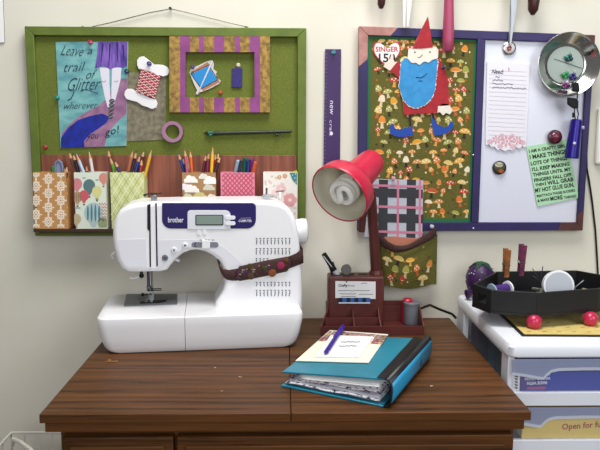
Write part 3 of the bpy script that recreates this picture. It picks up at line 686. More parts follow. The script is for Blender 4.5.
for a in ((4, (238.3, 160), (235.6, 172), '7fa6cc', 'light blue pen, leftmost in the pink lattice box', Y1, 'b9cfe4', .0042), (4, (241.3, 160), (238.9, 172), '23233a', 'black pen in the pink lattice box', Y3, '3a3a50', .0036),
          (4, (245.4, 157.5), (244.2, 172), '0f6b54', 'dark green pen in the pink lattice box', Y2, '12755c', .0052), (4, (248, 159.5), (247.6, 172), '2a3f8c', 'dark blue pen between green and purple pens', Y3, '28397c', .0036),
          (4, (251.2, 158.6), (250.4, 172), '7a2a86', 'purple pen in the pink lattice box', Y1, '83308f', .0046), (4, (255.6, 161.5), (253, 172), '2a3c90', 'blue pen with an orange end, rightmost in the lattice box', Y2, 'd8744a', .0042)):
    pencil(*a)

# ------------------------------------------------------------------ purple ruler
t = thing('ruler', 'long purple plastic ruler hanging between the two boards', 'ruler', at(331, 160, -.002))
b = MB(); YR = -.006; b.cut([(325.2, 49), (341.2, 49), (339.6, 205), (322.9, 205)], YR, .004, M('purple_plastic', '#45206a', .4)); b.build('strip', t, bevel=.0012)
b = MB(); mp = wm(YR-.0003)
for i in range(36): b.stroke([(325.3-i*.055, 54+i*3.7), (327.2-i*.055, 54+i*3.7)], .7, mp, P('#8a76a8'))
b.build('tick_marks', t)
b = MB()
for (x, y, tt) in ((330.6, 100.5, 'n'), (330.6, 104.5, 'e'), (330.4, 108.3, 'w')): pass
b.text('new', 330, 100.5, 13.5, 3, mp, P('#e6e2ee'), rot=90.6, shear=.2); b.text('craft', 329.6, 120, 16, 3, mp, P('#d8d2e4'), rot=90.6); b.disc(331.3, 133.5, 1.7, 1.8, mp, P('#e6e2ee'))
b.build('lettering', t)
pin(333.3, 52.7, YR, '1b8f96', 'teal pushpin at the top of the purple ruler')

# ------------------------------------------------------------------ purple framed board
YQ = -.020; TL, TR, BR, BL = (359, 26), (595.5, 35), (582.8, 230.6), (357.5, 231)
brd = thing('memo_board', 'purple framed memo board, mushroom fabric on its left half, magnetic whiteboard right', 'memo board', at(470, 231, -.01))
def bq(s, t, Y=YQ):
    x = lerp(lerp(TL[0], TR[0], s), lerp(BL[0], BR[0], s), t); y = lerp(lerp(TL[1], TR[1], s), lerp(BL[1], BR[1], s), t); return at(x, y, Y)
b = MB(); PINKW = M('pink_painted_wood', '#c79a92', .6, var='#b5867e', scale=60); BRNW = M('brown_painted_wood', '#6b3a36', .6, var='#56302e', scale=60)
fx, fyt, fyb = .0385, .043, .041
def bar(s0, t0, s1, t1, s2, t2, s3, t3, m): b.prism([bq(s0, t0), bq(s1, t1), bq(s2, t2), bq(s3, t3)], (0, .017, 0), m)
k1 = .135
bar(0, 0, k1+.03, 0, k1, fyt, fx, fyt, PINKW); bar(k1+.03, 0, .965, 0, .955, fyt, k1, fyt, PURPLE); bar(.965, 0, 1, 0, 1-fx*.7, fyt, .955, fyt, BRNW)
bar(0, 0, fx, fyt, fx, .16, 0, .2, PINKW); bar(0, .2, fx, .16, fx, 1-fyb, 0, 1, PURPLE)
bar(1, 0, 1, .05, 1-fx*.7, .06, 1-fx*.7, fyt, BRNW); bar(1, .05, 1, .89, 1-fx*.7, .92, 1-fx*.7, .06, PURPLE); bar(1, .89, 1, 1, 1-fx*.7, 1-fyb, 1-fx*.7, .92, BRNW)
bar(0, 1, fx, 1-fyb, .905, 1-fyb, .885, 1, PURPLE); bar(.885, 1, .905, 1-fyb, 1-fx*.7, 1-fyb, 1, 1, BRNW)
sm0, sm1 = .503, .536
bar(sm0, fyt, sm1, fyt, sm1, 1-fyb, sm0, 1-fyb, PURPLE)
b.build('frame', brd, bevel=.0012)
YW = -.012
b = MB(); b.prism([bq(sm1, fyt, YW), bq(1-fx*.7, fyt, YW), bq(1-fx*.7, 1-fyb, YW), bq(sm1, 1-fyb, YW)], (0, .008, 0), M('whiteboard_enamel', '#e2e4ee', .25)); b.build('whiteboard', brd)
b = MB(); b.prism([bq(fx, fyt, YW), bq(sm0, fyt, YW), bq(sm0, 1-fyb, YW), bq(fx, 1-fyb, YW)], (0, .008, 0), FABRIC)
MUSH_CAPS = ('#d2503a', '#e08a36', '#e8b84c', '#eedfc8', '#b0b058', '#c86a3c', '#e6cc80', '#e6a044', '#e2b03c', '#d89a48', '#b9b560')
MUSH_STEM = ('#e6d6b0', '#e0ac58', '#c4743c', '#d8c8a0', '#3a2418')
def mushroom(b, x, y, s, rot, mp1, mp2, mp3, rg, ok=lambda x, y: True):
    c, q = math.cos(rot), math.sin(rot)
    T = lambda px: [(x+(u*c-v*q)*s, y+(u*q+v*c)*s) for u, v in px]
    cap = rg.choice(MUSH_CAPS); st = rg.choice(MUSH_STEM); kind = rg.random()
    if st == cap: st = '#e6d6b0'
    stem = T([(-.16, -.1), (.16, -.1), (.2, .6), (.3, .85), (-.3, .85), (-.2, .6)])
    h = .62 if kind < .6 else .95; wd = .8 if kind < .6 else .52
    capp = T([(-wd, 0), (-wd*.85, -h*.5), (-wd*.45, -h*.9), (0, -h), (wd*.45, -h*.9), (wd*.85, -h*.5), (wd, 0), (wd*.5, .12), (-wd*.5, .12)])
    if not all(ok(*p_) for p_ in stem+capp): return False
    b.ink(stem, mp1, P(st)); b.ink(capp, mp2, P(cap))
    dot = '#f3ead8' if cap not in ('#e8dcc4', '#efe6d4', '#e2c878') else rg.choice(('#b8442e', '#3a2a1c', '#c8782e'))
    if rg.random() < .75:
        for u, v, r in ((-.4, -.25, .13), (.1, -.38, .15), (.48, -.2, .11), (-.1, -.1, .1)): b.ink(T(ell(u*wd/.8, v*h/.62, r, r*.85, 6)), mp3, P(dot))
    else: b.ink(T([(-wd*.7, .0), (wd*.7, .0), (wd*.5, .1), (-wd*.5, .1)]), mp3, P('#f0dcb0'))
    return True
GZ = [(399, 44), (428, 16), (440, 46), (450, 75), (450, 112), (440, 120), (400, 118), (397, 80), (389, 60)]
def fill(b, x0, x1, y0, y1, mp1, mp2, mp3, seed, ok, step=11, sz=(4.6, 7.4)):
    rg = random.Random(seed); y = y0; row = 0
    while y < y1:
        x = x0+(step/2 if row % 2 else 0)
        while x < x1:
            xx, yy = x+rg.uniform(-1.6, 1.6), y+rg.uniform(-1.6, 1.6)
            if rg.random() < .9: mushroom(b, xx, yy, rg.uniform(*sz), rg.uniform(-.35, .35), mp1, mp2, mp3, rg, ok)
            if rg.random() < .8:
                dx, dy = xx+step*.5, yy+rg.uniform(-3, 3); o = ell(dx, dy, rg.uniform(.6, 1.1), rg.uniform(.6, 1.2), 6)
                if all(ok(*p_) for p_ in o): b.ink(o, mp1, P(rg.choice(('#e8dcc4', '#d8762a', '#c8a03a', '#e8e4d4', '#2c2414', '#8a9a44'))))
            x += step
        y += step*.92; row += 1
okf = lambda x, y: 370.5 < x < 472.3 and 37.5 < y < 220
fill(b, 372, 474, 41, 221, wm(YW-.0002), wm(YW-.0004), wm(YW-.0006), 21, okf)
b.build('fabric_panel', brd)
b = MB(); RB = M('green_ribbon', '#1f7a48', .7); e0, e1 = .0125, .0165
S0, S1, T0, T1 = fx, sm0, fyt, 1-fyb
def rib(s0, t0, s1, t1): b.prism([bq(s0, t0, YW-.0012), bq(s1, t0, YW-.0012), bq(s1, t1, YW-.0012), bq(s0, t1, YW-.0012)], (0, .0011, 0), RB)
rib(S0, T0, S0+e0, T1); rib(S1-e0, T0, S1, T1); rib(S0+e0, T0, S1-e0, T0+e1); rib(S0+e0, T1-e1*1.2, S1-e0, T1); b.build('ribbon_trim', brd)
for x, y in ((473.3, 228.3), (473.2, 155)):
    b = MB(); b.lathe(at(x, y, YQ-.0002), (0, -1, 0), [(0, .0022), (.001, .0018), (.0014, .0006)], STEEL, 10); b.build('screw', brd)

# ---- heart badge
YH = YW-.003
t = thing('heart_badge', 'white heart badge with red rim and lettering, pinned by the gnome\'s raised hand', 'badge', at(387, 66, YW))
def heart(cx, cy, w_, h_, n=40):
    o = []
    for k in range(n):
        a = 2*math.pi*k/n; o.append((cx+w_*math.copysign(abs(math.sin(a))**1.7, math.sin(a)), cy-h_*(13*math.cos(a)-5*math.cos(2*a)-2*math.cos(3*a)-math.cos(4*a))/16))
    return o
b = MB(); b.cut(heart(386.9, 52, 14, 13.6), YH, .002, P('#c8606a')); b.build('rim', t)
b = MB(); b.ink(heart(386.9, 52, 12.6, 12.2), wm(YH-.0003), P('#f0ecea')); mp = wm(YH-.0006)
b.text('SINGER', 375.6, 51.6, 22.6, 5, mp, P('#c8404e'), bold=.02); b.text('150', 378.8, 62, 16.5, 8.6, mp, P('#1c1c22'), bold=.02); b.build('lettering', t)
# ---- gnome cut-out
YG = YW-.0045
t = thing('gnome_cutout', 'painted card gnome with red pointed hat and blue beard on mushroom fabric', 'ornament', at(424, 115, YW))
WD = P('#ece6dc')
def gpart(name, px, m, Y=YG, th=.002, back=None):
    b = MB(); b.cut(px, Y, th, m, back or WD); return b.build(name, t)
RC = M('red_paint', '#c22534', .7, var='#ae1f2e', scale=70); BE = M('blue_paint', '#46a8dc', .75, var='#3c9cd0', scale=90); SH = P('#1f58b4')
coat = gpart('coat', [(399, 66), (405, 60), (438, 58), (444, 66), (447.5, 78), (448.8, 92), (449, 105.5), (438, 106), (437.5, 112.5), (404, 114.8), (402.6, 100), (399.5, 84)], RC)
gpart('arm', [(397.2, 60.6), (402.6, 65), (401, 79.5), (389.5, 70)], RC, YG-.0002)
gpart('hand', [(390, 70.6), (383.4, 66.6), (385.4, 62.6), (389.6, 61.4), (391.4, 53.6), (393, 53.4), (393.4, 59.4), (394.6, 62), (397.4, 61.6)], P('#efe0d4'), YH-.0028)
gpart('hand', [(438, 106), (443, 103.6), (449, 104.4), (452.5, 110), (450, 114.5), (446, 112.8), (443, 115.3), (439.6, 112), (437, 113)], P('#ece6dc'))
for px, sx in (([(408.5, 114), (410.5, 114), (411.5, 127.5), (409.5, 127.5)], 0), ([(431.2, 113), (433.5, 112.5), (436, 124), (433, 125)], 1)): gpart('leg', px, P('#1c1612'), YG+.0004, .0016)
gpart('shoe', [(389, 127), (391.5, 123.8), (395, 124.4), (393.8, 126.4), (395.6, 128.8), (400, 129.2), (412, 126.2), (413.4, 135.2), (404, 137), (396, 136.6), (390.6, 133.4)], SH, YG-.0003)
gpart('shoe', [(431.2, 116), (433.6, 119), (437, 123.6), (443, 127.2), (447.6, 126.6), (449.2, 123.6), (450.4, 121.2), (453.4, 122.4), (453.8, 126.4), (450.6, 131), (444, 134), (434.8, 136), (432.4, 128)], SH, YG-.0003)
rg = random.Random(4)
def fringe(px, amp):
    o = []
    for i in range(len(px)):
        a, c_ = px[i], px[(i+1) % len(px)]; n = max(1, int(math.hypot(c_[0]-a[0], c_[1]-a[1])/1.1))
        for k in range(n):
            o.append((lerp(a[0], c_[0], k/n)+rg.uniform(-amp, amp), lerp(a[1], c_[1], k/n)+rg.uniform(-amp, amp)))
    return o
bd = [(401, 62), (405, 58), (432, 57), (438, 60), (436.6, 74), (435, 90), (431, 99), (425, 104.5), (416, 108.4), (409, 106), (403, 99), (399.2, 86), (400.4, 74)]
gpart('white_fringe', fringe([(x+(x-418)*.03, y+(y-80)*.03) for x, y in bd], .5), WD, YG-.0012, .001)
gpart('beard', fringe(bd, .4), BE, YG-.0018, .0012)
gpart('face', [(408.5, 48.6), (436, 46.6), (438.6, 50), (438, 58), (432, 60), (429, 62.5), (424, 61.4), (419.5, 65), (416, 62.6), (412, 63), (407.6, 58.4)], P('#f0e8de'), YG-.0032, .0016)
b = MB(); mp = wm(YG-.0035)
b.disc(415, 52.2, .9, .9, mp, P('#2a2a2a'), 8); b.disc(430, 52, .9, .9, mp, P('#2a2a2a'), 8); b.stroke([(417.6, 57.6), (420, 57.4), (422.6, 54.6)], .7, mp, P('#4a3a34')); b.build('face_drawing', t)
b = MB(); mp = wm(YG-.0022); b.stroke([(416, 77.5), (421, 77.8), (425, 75.4), (427.6, 73)], 1.1, mp, P('#12305c'), .5); b.stroke([(418.4, 81), (422.6, 81)], .8, mp, P('#12305c')); b.build('smile', t)
gpart('hat', [(412.6, 48.6), (418, 36), (423.5, 25), (428, 16.2), (430, 28), (431.6, 40), (432.6, 47.4), (422, 48.6)], RC, YG-.0042, .002)
pin(443, 67.3, YG, '252a5e', 'dark blue pushpin on the gnome\'s red shoulder', .0042)
# ---- things on the whiteboard
YS = YW-.0004
t = thing('list_pad', 'white lined list pad with a scalloped pink lace foot on the whiteboard', 'notepad', at(508, 148, YS))
YL = YS-.004; mp = wm(YL-.0003); mq = wm(YL-.0005)
pxp = [(487.2, 61.5), (529.8, 64), (526.2, 145), (524.6, 147.2), (522, 146), (519.4, 148.6), (516, 147.2), (512.6, 150.4), (508.5, 149.6), (504.6, 151.2), (500.6, 149), (497.4, 150), (494.6, 146.6), (491.4, 147), (489, 144.4), (485.9, 144.8), (485.6, 138)]
b = MB(); b.cut(pxp, YL, .004, LINED, PAPER)
for i in range(16): b.stroke([(489-i*.05, 70+i*4.3), (527.4-i*.17, 72+i*4.3)], .45, mp, P('#dcd9e6'))
PK = P('#e2b4be')
rg = random.Random(9)
for cx, cy, r in ((507, 141, 6.6), (496.6, 139.6, 4.8), (517.4, 140.4, 4.8), (490, 141.6, 3.2), (522.6, 142.6, 3), (500.4, 146.4, 3), (513.4, 146.6, 3), (502, 135.6, 2.6), (512.4, 136, 2.6)):
    for k in range(7): b.ink(ell(cx+r*.68*math.cos(k*.9), cy+r*.62*math.sin(k*.9), r*.36, r*.2, 8, k*.9), mp, PK)
    b.ink(ell(cx, cy, r*.2, r*.2, 7), mp, PK)
b.build('sheet', t)
b = MB(); b.text('Need:', 491.6, 73.4, 11.6, 4.4, mq, P('#22222e'), bold=.01, shear=.2, rot=3)
for x0, x1, y in ((495, 500, 77), (492.5, 503, 80.2), (492, 513, 83.6), (492, 526.5, 87.4)):
    n = int((x1-x0)/1.1); b.stroke([(x0+i*(x1-x0)/n, y+.04*(i)+rg.uniform(-.75, .75)) for i in range(n+1)], .55, mq, P('#5a5a6c'))
b.stroke([(508.8, 67.6), (509, 71)], 1.1, mq, P('#d7a0ac')); b.build('handwriting', t)
def roundmag(x, y, r, label, rim, top, deco=None, dome=.4):
    k = .00225; o = at(x, y, YS)
    t = thing('round_magnet', label, 'magnet', o)
    b = MB(); b.lathe(o, (0, -1, 0), [(0, r*k), (.004, r*k), (.0055, r*k*.86)], rim, 24); b.build('rim', t)
    b = MB(); b.lathe(o-V((0, .0054, 0)), (0, -1, 0), [(0, r*k*.8), (.0012, r*k*.72), (.002, r*k*.4), (.0022, .0002)], top, 20)
    if deco: deco(b, wm(YS-.0078))
    b.build('face', t); return t
def d1(b, mp): b.ink([(506.6, 47), (510.6, 45.4), (512, 47.6), (511.2, 50), (508.4, 51.4), (507, 50)], mp, P('#a8584e')); b.stroke([(508.6, 48.4), (511, 48.6)], .6, mp, P('#e8d8d0'))
roundmag(508.8, 48.4, 6.6, 'round silver magnet with a red emblem under the steel scissor tips', STEEL, P('#e2dede', .3), d1)
def d2(b, mp):
    b.ink(ell(499, 164.6, 4.3, 2.5, 10), mp, P('#cfc9b4')); b.ink(ell(501, 171, 2.8, 2, 9), mp, P('#b5602c')); b.stroke([(495, 162.6), (499, 165.4), (503, 164)], .6, mp, P('#55503c'))
roundmag(499, 167.6, 7, 'round badge magnet with olive and orange scene low on the whiteboard', DARKMETAL, P('#5d5a3c', .3), d2)
# mint poem
t = thing('poem_card', 'mint green card printed with black capitals under a maroon magnet', 'card', at(553, 206, YS))
YM = YS-.0025; b = MB(); b.cut([(526.4, 146.8), (566.5, 139), (579.6, 199), (576, 198), (537.4, 206.6)], YM, .0012, M('mint_card', '#bfe3c2', .8), P('#a8d8ae'))
b.build('card', t)
b = MB(); mp = wm(YM-.0003); INK2 = P('#1b2420')
L_ = [('I AM A CRAFTY GIRL', 529.2, 152.2, 37, 3.2), ('I MAKE THINGS', 530, 158.6, 37, 4.2), ('LOTS OF THINGS', 531, 164.8, 37, 3.7), ("I'LL KEEP MAKING", 532.2, 170.6, 38, 3.6), ('THINGS UNTIL MY', 533, 176, 38.6, 3.4), ('FINGERS FALL OFF.', 534.4, 181.4, 38.8, 3.4),
      ('THEN', 535.4, 185.8, 9, 2.6), ('I WILL GRAB', 545.4, 184.8, 28.6, 4), ('MY HOT GLUE GUN,', 535.4, 192, 39.4, 4.1), ('REATTACH THOSE SUCKERS', 537, 196.8, 38.8, 2.5), ('& MAKE', 537.6, 201.5, 12, 2.6), ('MORE', 550.6, 200.2, 12.4, 4), ('THINGS!', 564, 198.4, 12.6, 2.6)]
for s, x, y, w_, h_ in L_: b.text(s, x, y+.6, w_, h_, mp, INK2, rot=-9, bold=.035)
b.build('lettering', t)
t = thing('round_magnet', 'maroon domed magnet holding the top of the mint green card', 'magnet', at(553.7, 137, YM))
o = at(553.7, 137, YM-.0002); b = MB(); b.lathe(o, (0, -1, 0), [(0, .015), (.006, .0165), (.01, .0155), (.012, .011)], M('maroon_magnet', '#541c30', .25), 24); b.build('rim', t)
b = MB(); b.lathe(o-V((0, .012, 0)), (0, -1, 0), [(0, .0108), (.003, .008), (.0042, .004)], M('magnet_dome', '#7c3048', .2), 18); b.build('dome', t)

# steel magnetic dish, opening outwards
t = thing('magnetic_dish', 'round polished steel pin dish stuck upright on the whiteboard corner', 'dish', at(570, 96, YS))
o = at(569.6, 64, YS-.0285)+V((0, .0265, 0)); k = .00222; ax = V((-.02, -1, -.02)).normalized()
b = MB(); b.lathe(o, ax, [(0, .040), (.0005, .046), (.004, .050), (.020, .064), (.0245, .0685), (.026, .0694), (.0266, .0680), (.0256, .0666), (.021, .0618), (.005, .0485), (.0025, .044), (.0022, .0002)], STEEL, 56, cap=False); b.build('bowl', t)
b = MB(); b.lathe(o+ax*.0024, ax, [(0, .0405), (.0012, .0403), (.0013, .0395), (.0014, .0002)], M('satin_steel', '#b4beb6', .5, .5), 48, cap=False)
b.lathe(o+ax*.0024, ax, [(0, .0425), (.0014, .0425), (.0014, .0405), (0, .0405)], P('#33332e', .4), 48, cap=False)
b.build('magnet_plate', t)
e1_ = V((1, 0, 0)); e1_ = (e1_-ax*e1_.dot(ax)).normalized(); e2_ = e1_.cross(ax); e2_ = -e2_ if e2_.z > 0 else e2_
def dm(h): return lambda x, y: o+ax*h+e1_*((x-566.5)*k)+e2_*((y-66.5)*k)
b = MB(); mp = dm(.0042)
rg = random.Random(2)
for i in range(26): b.stroke([(555+i*1.12, 60.3+i*.36), (555.7+i*1.12, 61.4+i*.36)], .7, mp, P('#5a6468'))
b.build('engraving', t)
def pinbunch(name, x, y, cols, label, h=.006):
    t_ = thing(name, label, 'pins', dm(.004)(x, y)); i = 0
    for dx, dy, r in ((-1.8, 0, .0048), (1.2, -1.8, .0045), (2.4, 1.2, .0048), (-.2, 2.1, .0042)):
        b = MB(); p = dm(h+.003)(x+dx, y+dy); b.ball(p, r, M('bead_'+cols[i % len(cols)], '#'+cols[i % len(cols)], .25), 10, 7); b.tube([p, dm(h)(x+dx*2.4, y+dy*2.4-2)], .0005, STEEL, 5); b.build('pin', t_); i += 1
pinbunch('pin_cluster', 568.5, 59.5, ('1e8c84', '2a6a5c', '20495c', '4a5a58'), 'teal and dark headed pins at the middle of the steel dish')
pinbunch('pin_cluster', 566.5, 76.5, ('2f9a58', '3aa06a', '1f7a50', '4cb070'), 'green headed pins low in the steel dish')
pinbunch('pin_cluster', 573.5, 78, ('2a2f8c', '3a2f80', '1f2a70', '40368c'), 'dark blue headed pins beside the green ones in the dish')
pinbunch('pin_cluster', 565.5, 86, ('8a2a80', 'c8a8c4', '6a1f66', 'a04a90'), 'magenta and white headed pins on the dish\'s lower wall', .016)
t = thing('pin_cluster', 'short black pins at the right wall of the steel dish', 'pins', dm(.01)(586, 55))
for a in ((583, 57.5, 588, 55), (586.5, 58, 590, 53), (589, 56.6, 591.6, 51)): 
    b = MB(); b.tube([dm(.012)(a[0], a[1]), dm(.021)(a[2], a[3])], .0009, BLACK, 6); b.ball(dm(.021)(a[2], a[3]), .0022, BLACK, 8, 6); b.build('pin', t)
t = thing('pin_cluster', 'red pin lying at the top of the steel dish', 'pins', dm(.018)(582, 42))
b = MB(); b.tube([dm(.019)(579, 40.6), dm(.0195)(585, 44)], .0022, P('#b0263c', .3), 8); b.build('pin', t)
# purple lighter-shaped thing on black lanyard clip
t = thing('pen_light', 'purple pocket torch hanging by a black lanyard clipped to the steel dish', 'torch', at(574, 158, -.04))
YK = -.050
def slab(px, Y, th, m, name, bev=.002):
    b = MB(); b.cut(px, Y, th, m); return b.build(name, t, bevel=bev)
slab([(572.8, 82), (579.6, 82.6), (580, 92), (573, 91.2)], YK-.004, .010, BLACK, 'clip')
b = MB(); b.tube([at(577, 91, YK), at(577.5, 95, YK), at(577, 100, YK)], .0014, BLACK, 6); b.build('cord', t)
slab([(568, 97.2), (576, 98), (579, 101), (578.6, 108.6), (574, 108.4), (568.2, 104.4)], YK, .008, BLACK, 'cord_stop')
b = MB()
b.tube([at(574.6, 108, YK+.003), at(574.4, 113, YK+.003), at(575.4, 119.5, YK+.006)], .0012, BLACK, 6); b.tube([at(577, 108, YK+.003), at(578.4, 114, YK+.003), at(577.4, 119.5, YK+.006)], .0012, BLACK, 6); b.tube([at(573.4, 112.5, YK+.003), at(573.2, 117.5, YK+.003)], .0026, BLACK, 6); b.build('lanyard_loop', t)
p0 = at(576.6, 119.2, YK+.010); p1 = at(571.6, 158.4, YK+.010); d = p1-p0
b = MB(); VI = M('violet_metal', '#2f1f92', .28, .35); b.lathe(p0, d, [(0, .009), (.003, .0125), (.03, .0135), (d.length-.002, .0155), (d.length, .014)], VI, 24); bd_ = b.build('barrel', t)
b = MB(); p = at(574.3, 143.2, YK-.007); b.lathe(p, (0, -1, 0), [(0, .0032), (.002, .003), (.0028, .0018)], P('#dcdcf0', .3), 12); b.build('button', t)
b = MB(); p = at(583, 127.6, YK+.008); b.lathe(p, (.8, -.6, 0), [(-.004, .004), (.002, .004), (.003, .002)], P('#cfc9e8', .3), 10); b.build('charge_port', t)
# black cable from board corner to tray
b = MB(); b.tube([at(584.6, 126, -.002), at(586.5, 148, -.003), at(586.8, 168, -.004), at(589, 180, -.004), at(592, 200, -.004), at(595.4, 230, -.004), at(597.3, 262, -.004), at(598.6, 288, -.004)], .0022, BLACK, 8)
tag(b.build('cable', loc=at(587, 180, -.003)), 'thin black cable running down the wall right of the memo board', 'cable')
# wall switch and paper at picture edges
t = thing('switch_plate', 'white rounded wall device at the right edge beside the memo board', 'switch', at(602, 165, 0))
b = MB(); z0, z1 = at(600, 164.5, 0).z, at(600, 108, 0).z; x0 = at(594.6, 140, 0).x
b.box(x0, x0+.075, -.014, -.0002, z0, z1, M('white_plastic_plate', '#ecebe6', .4)); b.build('plate', t, bevel=.006, seg=3)
b = MB(); b.box(x0+.03, x0+.046, -.019, -.014, (z0+z1)/2-.02, (z0+z1)/2+.02, WHITE); b.build('rocker', t, bevel=.001)
b = MB(); b.cut([(-14, -8), (2.6, -8), (4.6, 42.4), (-12, 42.4)], -.004, .0025, PAPER, P('#6f6d68')); tag(b.build('wall_sheet', loc=at(-6, 42, -.002)), 'white sheet on the wall cut off at the upper left corner', 'paper')

# ------------------------------------------------------------------ tools hanging over the memo board
rail_z = at(450, -34, -.03).z
b = MB(); b.box(at(340, -34, -.03).x, at(575, -34, -.03).x, -.0245, -.0005, rail_z-.012, rail_z+.012, DARKMETAL); struct(b.build('trim_1', loc=(.3, 0, rail_z)))
YT = -.034
def toolpt(x, y, Y=YT): return at(x, y, Y)
GRIP = M('dark_red_grip', '#4e221e', .4)
for (x, xt, y, lb) in ((381, 383, 8.6, 'brown handled tool hanging above the pink-cornered end of the memo board'), (532.6, 536, 15, 'brown handled tool hanging above the steel pin dish')):
    t = thing('craft_tool', lb, 'tool', toolpt(x, y)); b = MB()
    a, e = toolpt(xt, -26), toolpt(x, y); d = e-a
    b.tube([a, a+d*.25, a+d*.6, a+d*.88, e], [.009, .010, .013 if x > 500 else .0095, .011 if x > 500 else .008, .004], GRIP, 14); b.build('handle', t)
    b = MB(); b.tube([a+V((0, .004, .05)), a], [.004, .006], BRUSHED, 10); b.build('shank', t)
t = thing('tweezers', 'white pointed tweezers hanging tips down above the gnome\'s hat', 'tweezers', toolpt(407, 28))
for px in ([(401.6, -36), (406, -36), (406.4, 0), (405.6, 27.6), (402.6, 27.8), (402.6, 4)], [(406.4, -36), (412.6, -36), (412.4, 0), (409, 27), (406.4, 27.4), (406.6, 0)]):
    b = MB(); b.cut(px, YT+.002, .003, M('white_enamel_metal', '#e6e5e2', .25)); b.build('arm', t, bevel=.0008)
t = thing('pink_handle', 'pink handled tool hanging down over the mushroom fabric', 'tool', toolpt(448, 51))
b = MB(); a, e = toolpt(449.6, -34), toolpt(448, 51.5); d = e-a
b.tube([a, a+d*.3, a+d*.6, a+d*.85, a+d*.97, e], [.0085, .0095, .0115, .0128, .0118, .008], M('pink_rubber', '#b85478', .45), 18); b.build('grip', t)
b = MB(); b.tube([a+V((0, .004, .04)), a+V((0, 0, -.002))], [.004, .007], BRUSHED, 10); b.build('shank', t)
t = thing('scissors', 'narrow steel scissors hanging tips down on the round silver magnet', 'scissors', toolpt(510, 45))
for px, yo in (([(508.4, -34), (514, -34), (515.6, 0), (514.4, 22), (511.4, 44.6), (509.4, 44.8), (511, 20), (510.6, 0)], 0), ([(512.4, -34), (517.6, -34), (517, 6), (514.6, 26), (510.6, 45.4), (508.6, 44.6), (509.4, 20)], .002)):
    b = MB(); b.cut(px, YT+.006+yo, .0018, BRUSHED); b.build('blade', t, bevel=.0004)
for s in (-1, 1):
    b = MB(); c = toolpt(513, -48)+V((s*.014, .007, 0)); b.tube([c+V((.012*math.cos(k*.524), 0, .017*math.sin(k*.524))) for k in range(12)], .0026, BLACK, 8, closed=True); b.build('finger_loop', t)

# ------------------------------------------------------------------ grey card + fabric pocket under the memo board
t = thing('graphic_card', 'pale grey card with charcoal and pink plaid rising from the fabric pocket', 'card', at(398, 240, -.03))
YC = -.0285
b = MB(); b.cut([(371.5, 178.6), (423.4, 180.4), (422, 239), (364.2, 236.8)], YC, .0018, M('pale_grey_card', '#c6c9d2', .8), PAPER)
mp = wm(YC-.0003); DK = P('#3f4148'); PI = P('#d58fa6')
for x_ in (379, 407): b.ink([(x_, 179.4), (x_+9, 179.8), (x_+8.4, 238), (x_-.8, 237.4)], mp, DK)
for y_ in (188, 213): b.ink([(368.4, y_), (423, y_+1.6), (422.7, y_+10.4), (367.8, y_+8.8)], wm(YC-.0005), DK)
m7 = wm(YC-.0007)
for x_ in (397, 419): b.ink([(x_, 180), (x_+2.2, 180), (x_+1.8, 238), (x_-.4, 238)], m7, PI)
for y_ in (184, 205, 230): b.ink([(368.4, y_), (423, y_+1.6), (423, y_+4), (368.4, y_+2.4)], m7, PI)
b.build('print', t)
pin(393, 178, YC, 'd8a0b4', 'pale pink pushpin at the top of the grey card', .0045)
t = thing('fabric_pocket', 'mushroom print cloth pocket with brown cuff hanging below the memo board', 'pocket', at(408, 288, -.02))
pc = lambda s: [(379.5+s*0, 0)]
def pock(s, q):      # s across, q down: bulging cloth
    x = lerp(lerp(378.5, 437.4, s), lerp(382.5, 436.4, s), q); y = lerp(lerp(243, 234.5, s)+6*math.sin(math.pi*s), lerp(284.5, 284.5, s)+4.5*math.sin(math.pi*min(1, s*1.1)), q)
    bul = .004+.020*math.sin(math.pi*min(max(s, .0), 1))**.6*(.35+.65*math.sin(math.pi*(q*.8+.15)))
    return at(x, y, -.020-bul-.0016*math.sin(9*s+4*q))
b = MB(); rows = [[pock(i/20, j/12) for i in range(21)] for j in range(13)]
vr = b.grid(rows, FABRIC); back = [[V((p.x, -.0195, p.z)) for p in r] for r in rows]
vb = b.grid(back, FABRIC)
for i in range(20): b.bm.faces.new((vr[12][i], vr[12][i+1], vb[12][i+1], vb[12][i]))
for j in range(12):
    for i in (0, 20): b.bm.faces.new((vr[j][i], vr[j+1][i], vb[j+1][i], vb[j][i]))
pk = b.build('pouch', t, sharp=60)
b = MB()
def pmap(off):
    def f(x, y):    # x,y in 0..60 / 0..46 cloth units
        p = pock(min(max(x/60, 0), 1), min(max(y/46, 0), 1)); return p+V((0, -off, 0))
    return f
fill(b, 3, 58, 5, 44, pmap(.0006), pmap(.0009), pmap(.0012), 77, lambda x, y: 1 < x < 59 and 1 < y < 45, 12, (5.4, 7.6))
b.build('printed_mushrooms', pk, normals=False)
b = MB(); rows = []
cuff_t = [(377.8, 233), (384, 238.5), (392, 244.2), (401, 247), (411, 244), (421, 237), (430, 230.5), (436.6, 226.4)]
cuff_b = [(378.6, 244), (386, 250), (394, 253.2), (403, 252.4), (412, 249.6), (422, 245), (430, 240.6), (437, 236.2)]
for i in range(8):
    s = i/7; bul = .009+.021*math.sin(math.pi*s)**.6; rows.append([at(*cuff_t[i], -.020-bul), at(lerp(cuff_t[i][0], cuff_b[i][0], .5), lerp(cuff_t[i][1], cuff_b[i][1], .5), -.0235-bul), at(*cuff_b[i], -.021-bul)])
b.grid(rows, BAND); b.build('cuff', t, solid=.002, sub=1, normals=False)
b = MB(); b.cut([(384, 237), (393, 236.4), (415, 238.4), (420, 238), (408, 248), (399, 250), (391, 246)], -.031, .0012, M('pinkish_paper', '#c98a72', .8)); tag(b.build('folded_paper', loc=at(400, 246, -.031)), 'pinkish orange paper tucked in the mushroom pocket before the grey card', 'paper')
pin(431.4, 226, -.0305, 'c9c9cc', 'silver pin at the top right of the mushroom pocket', .0042)

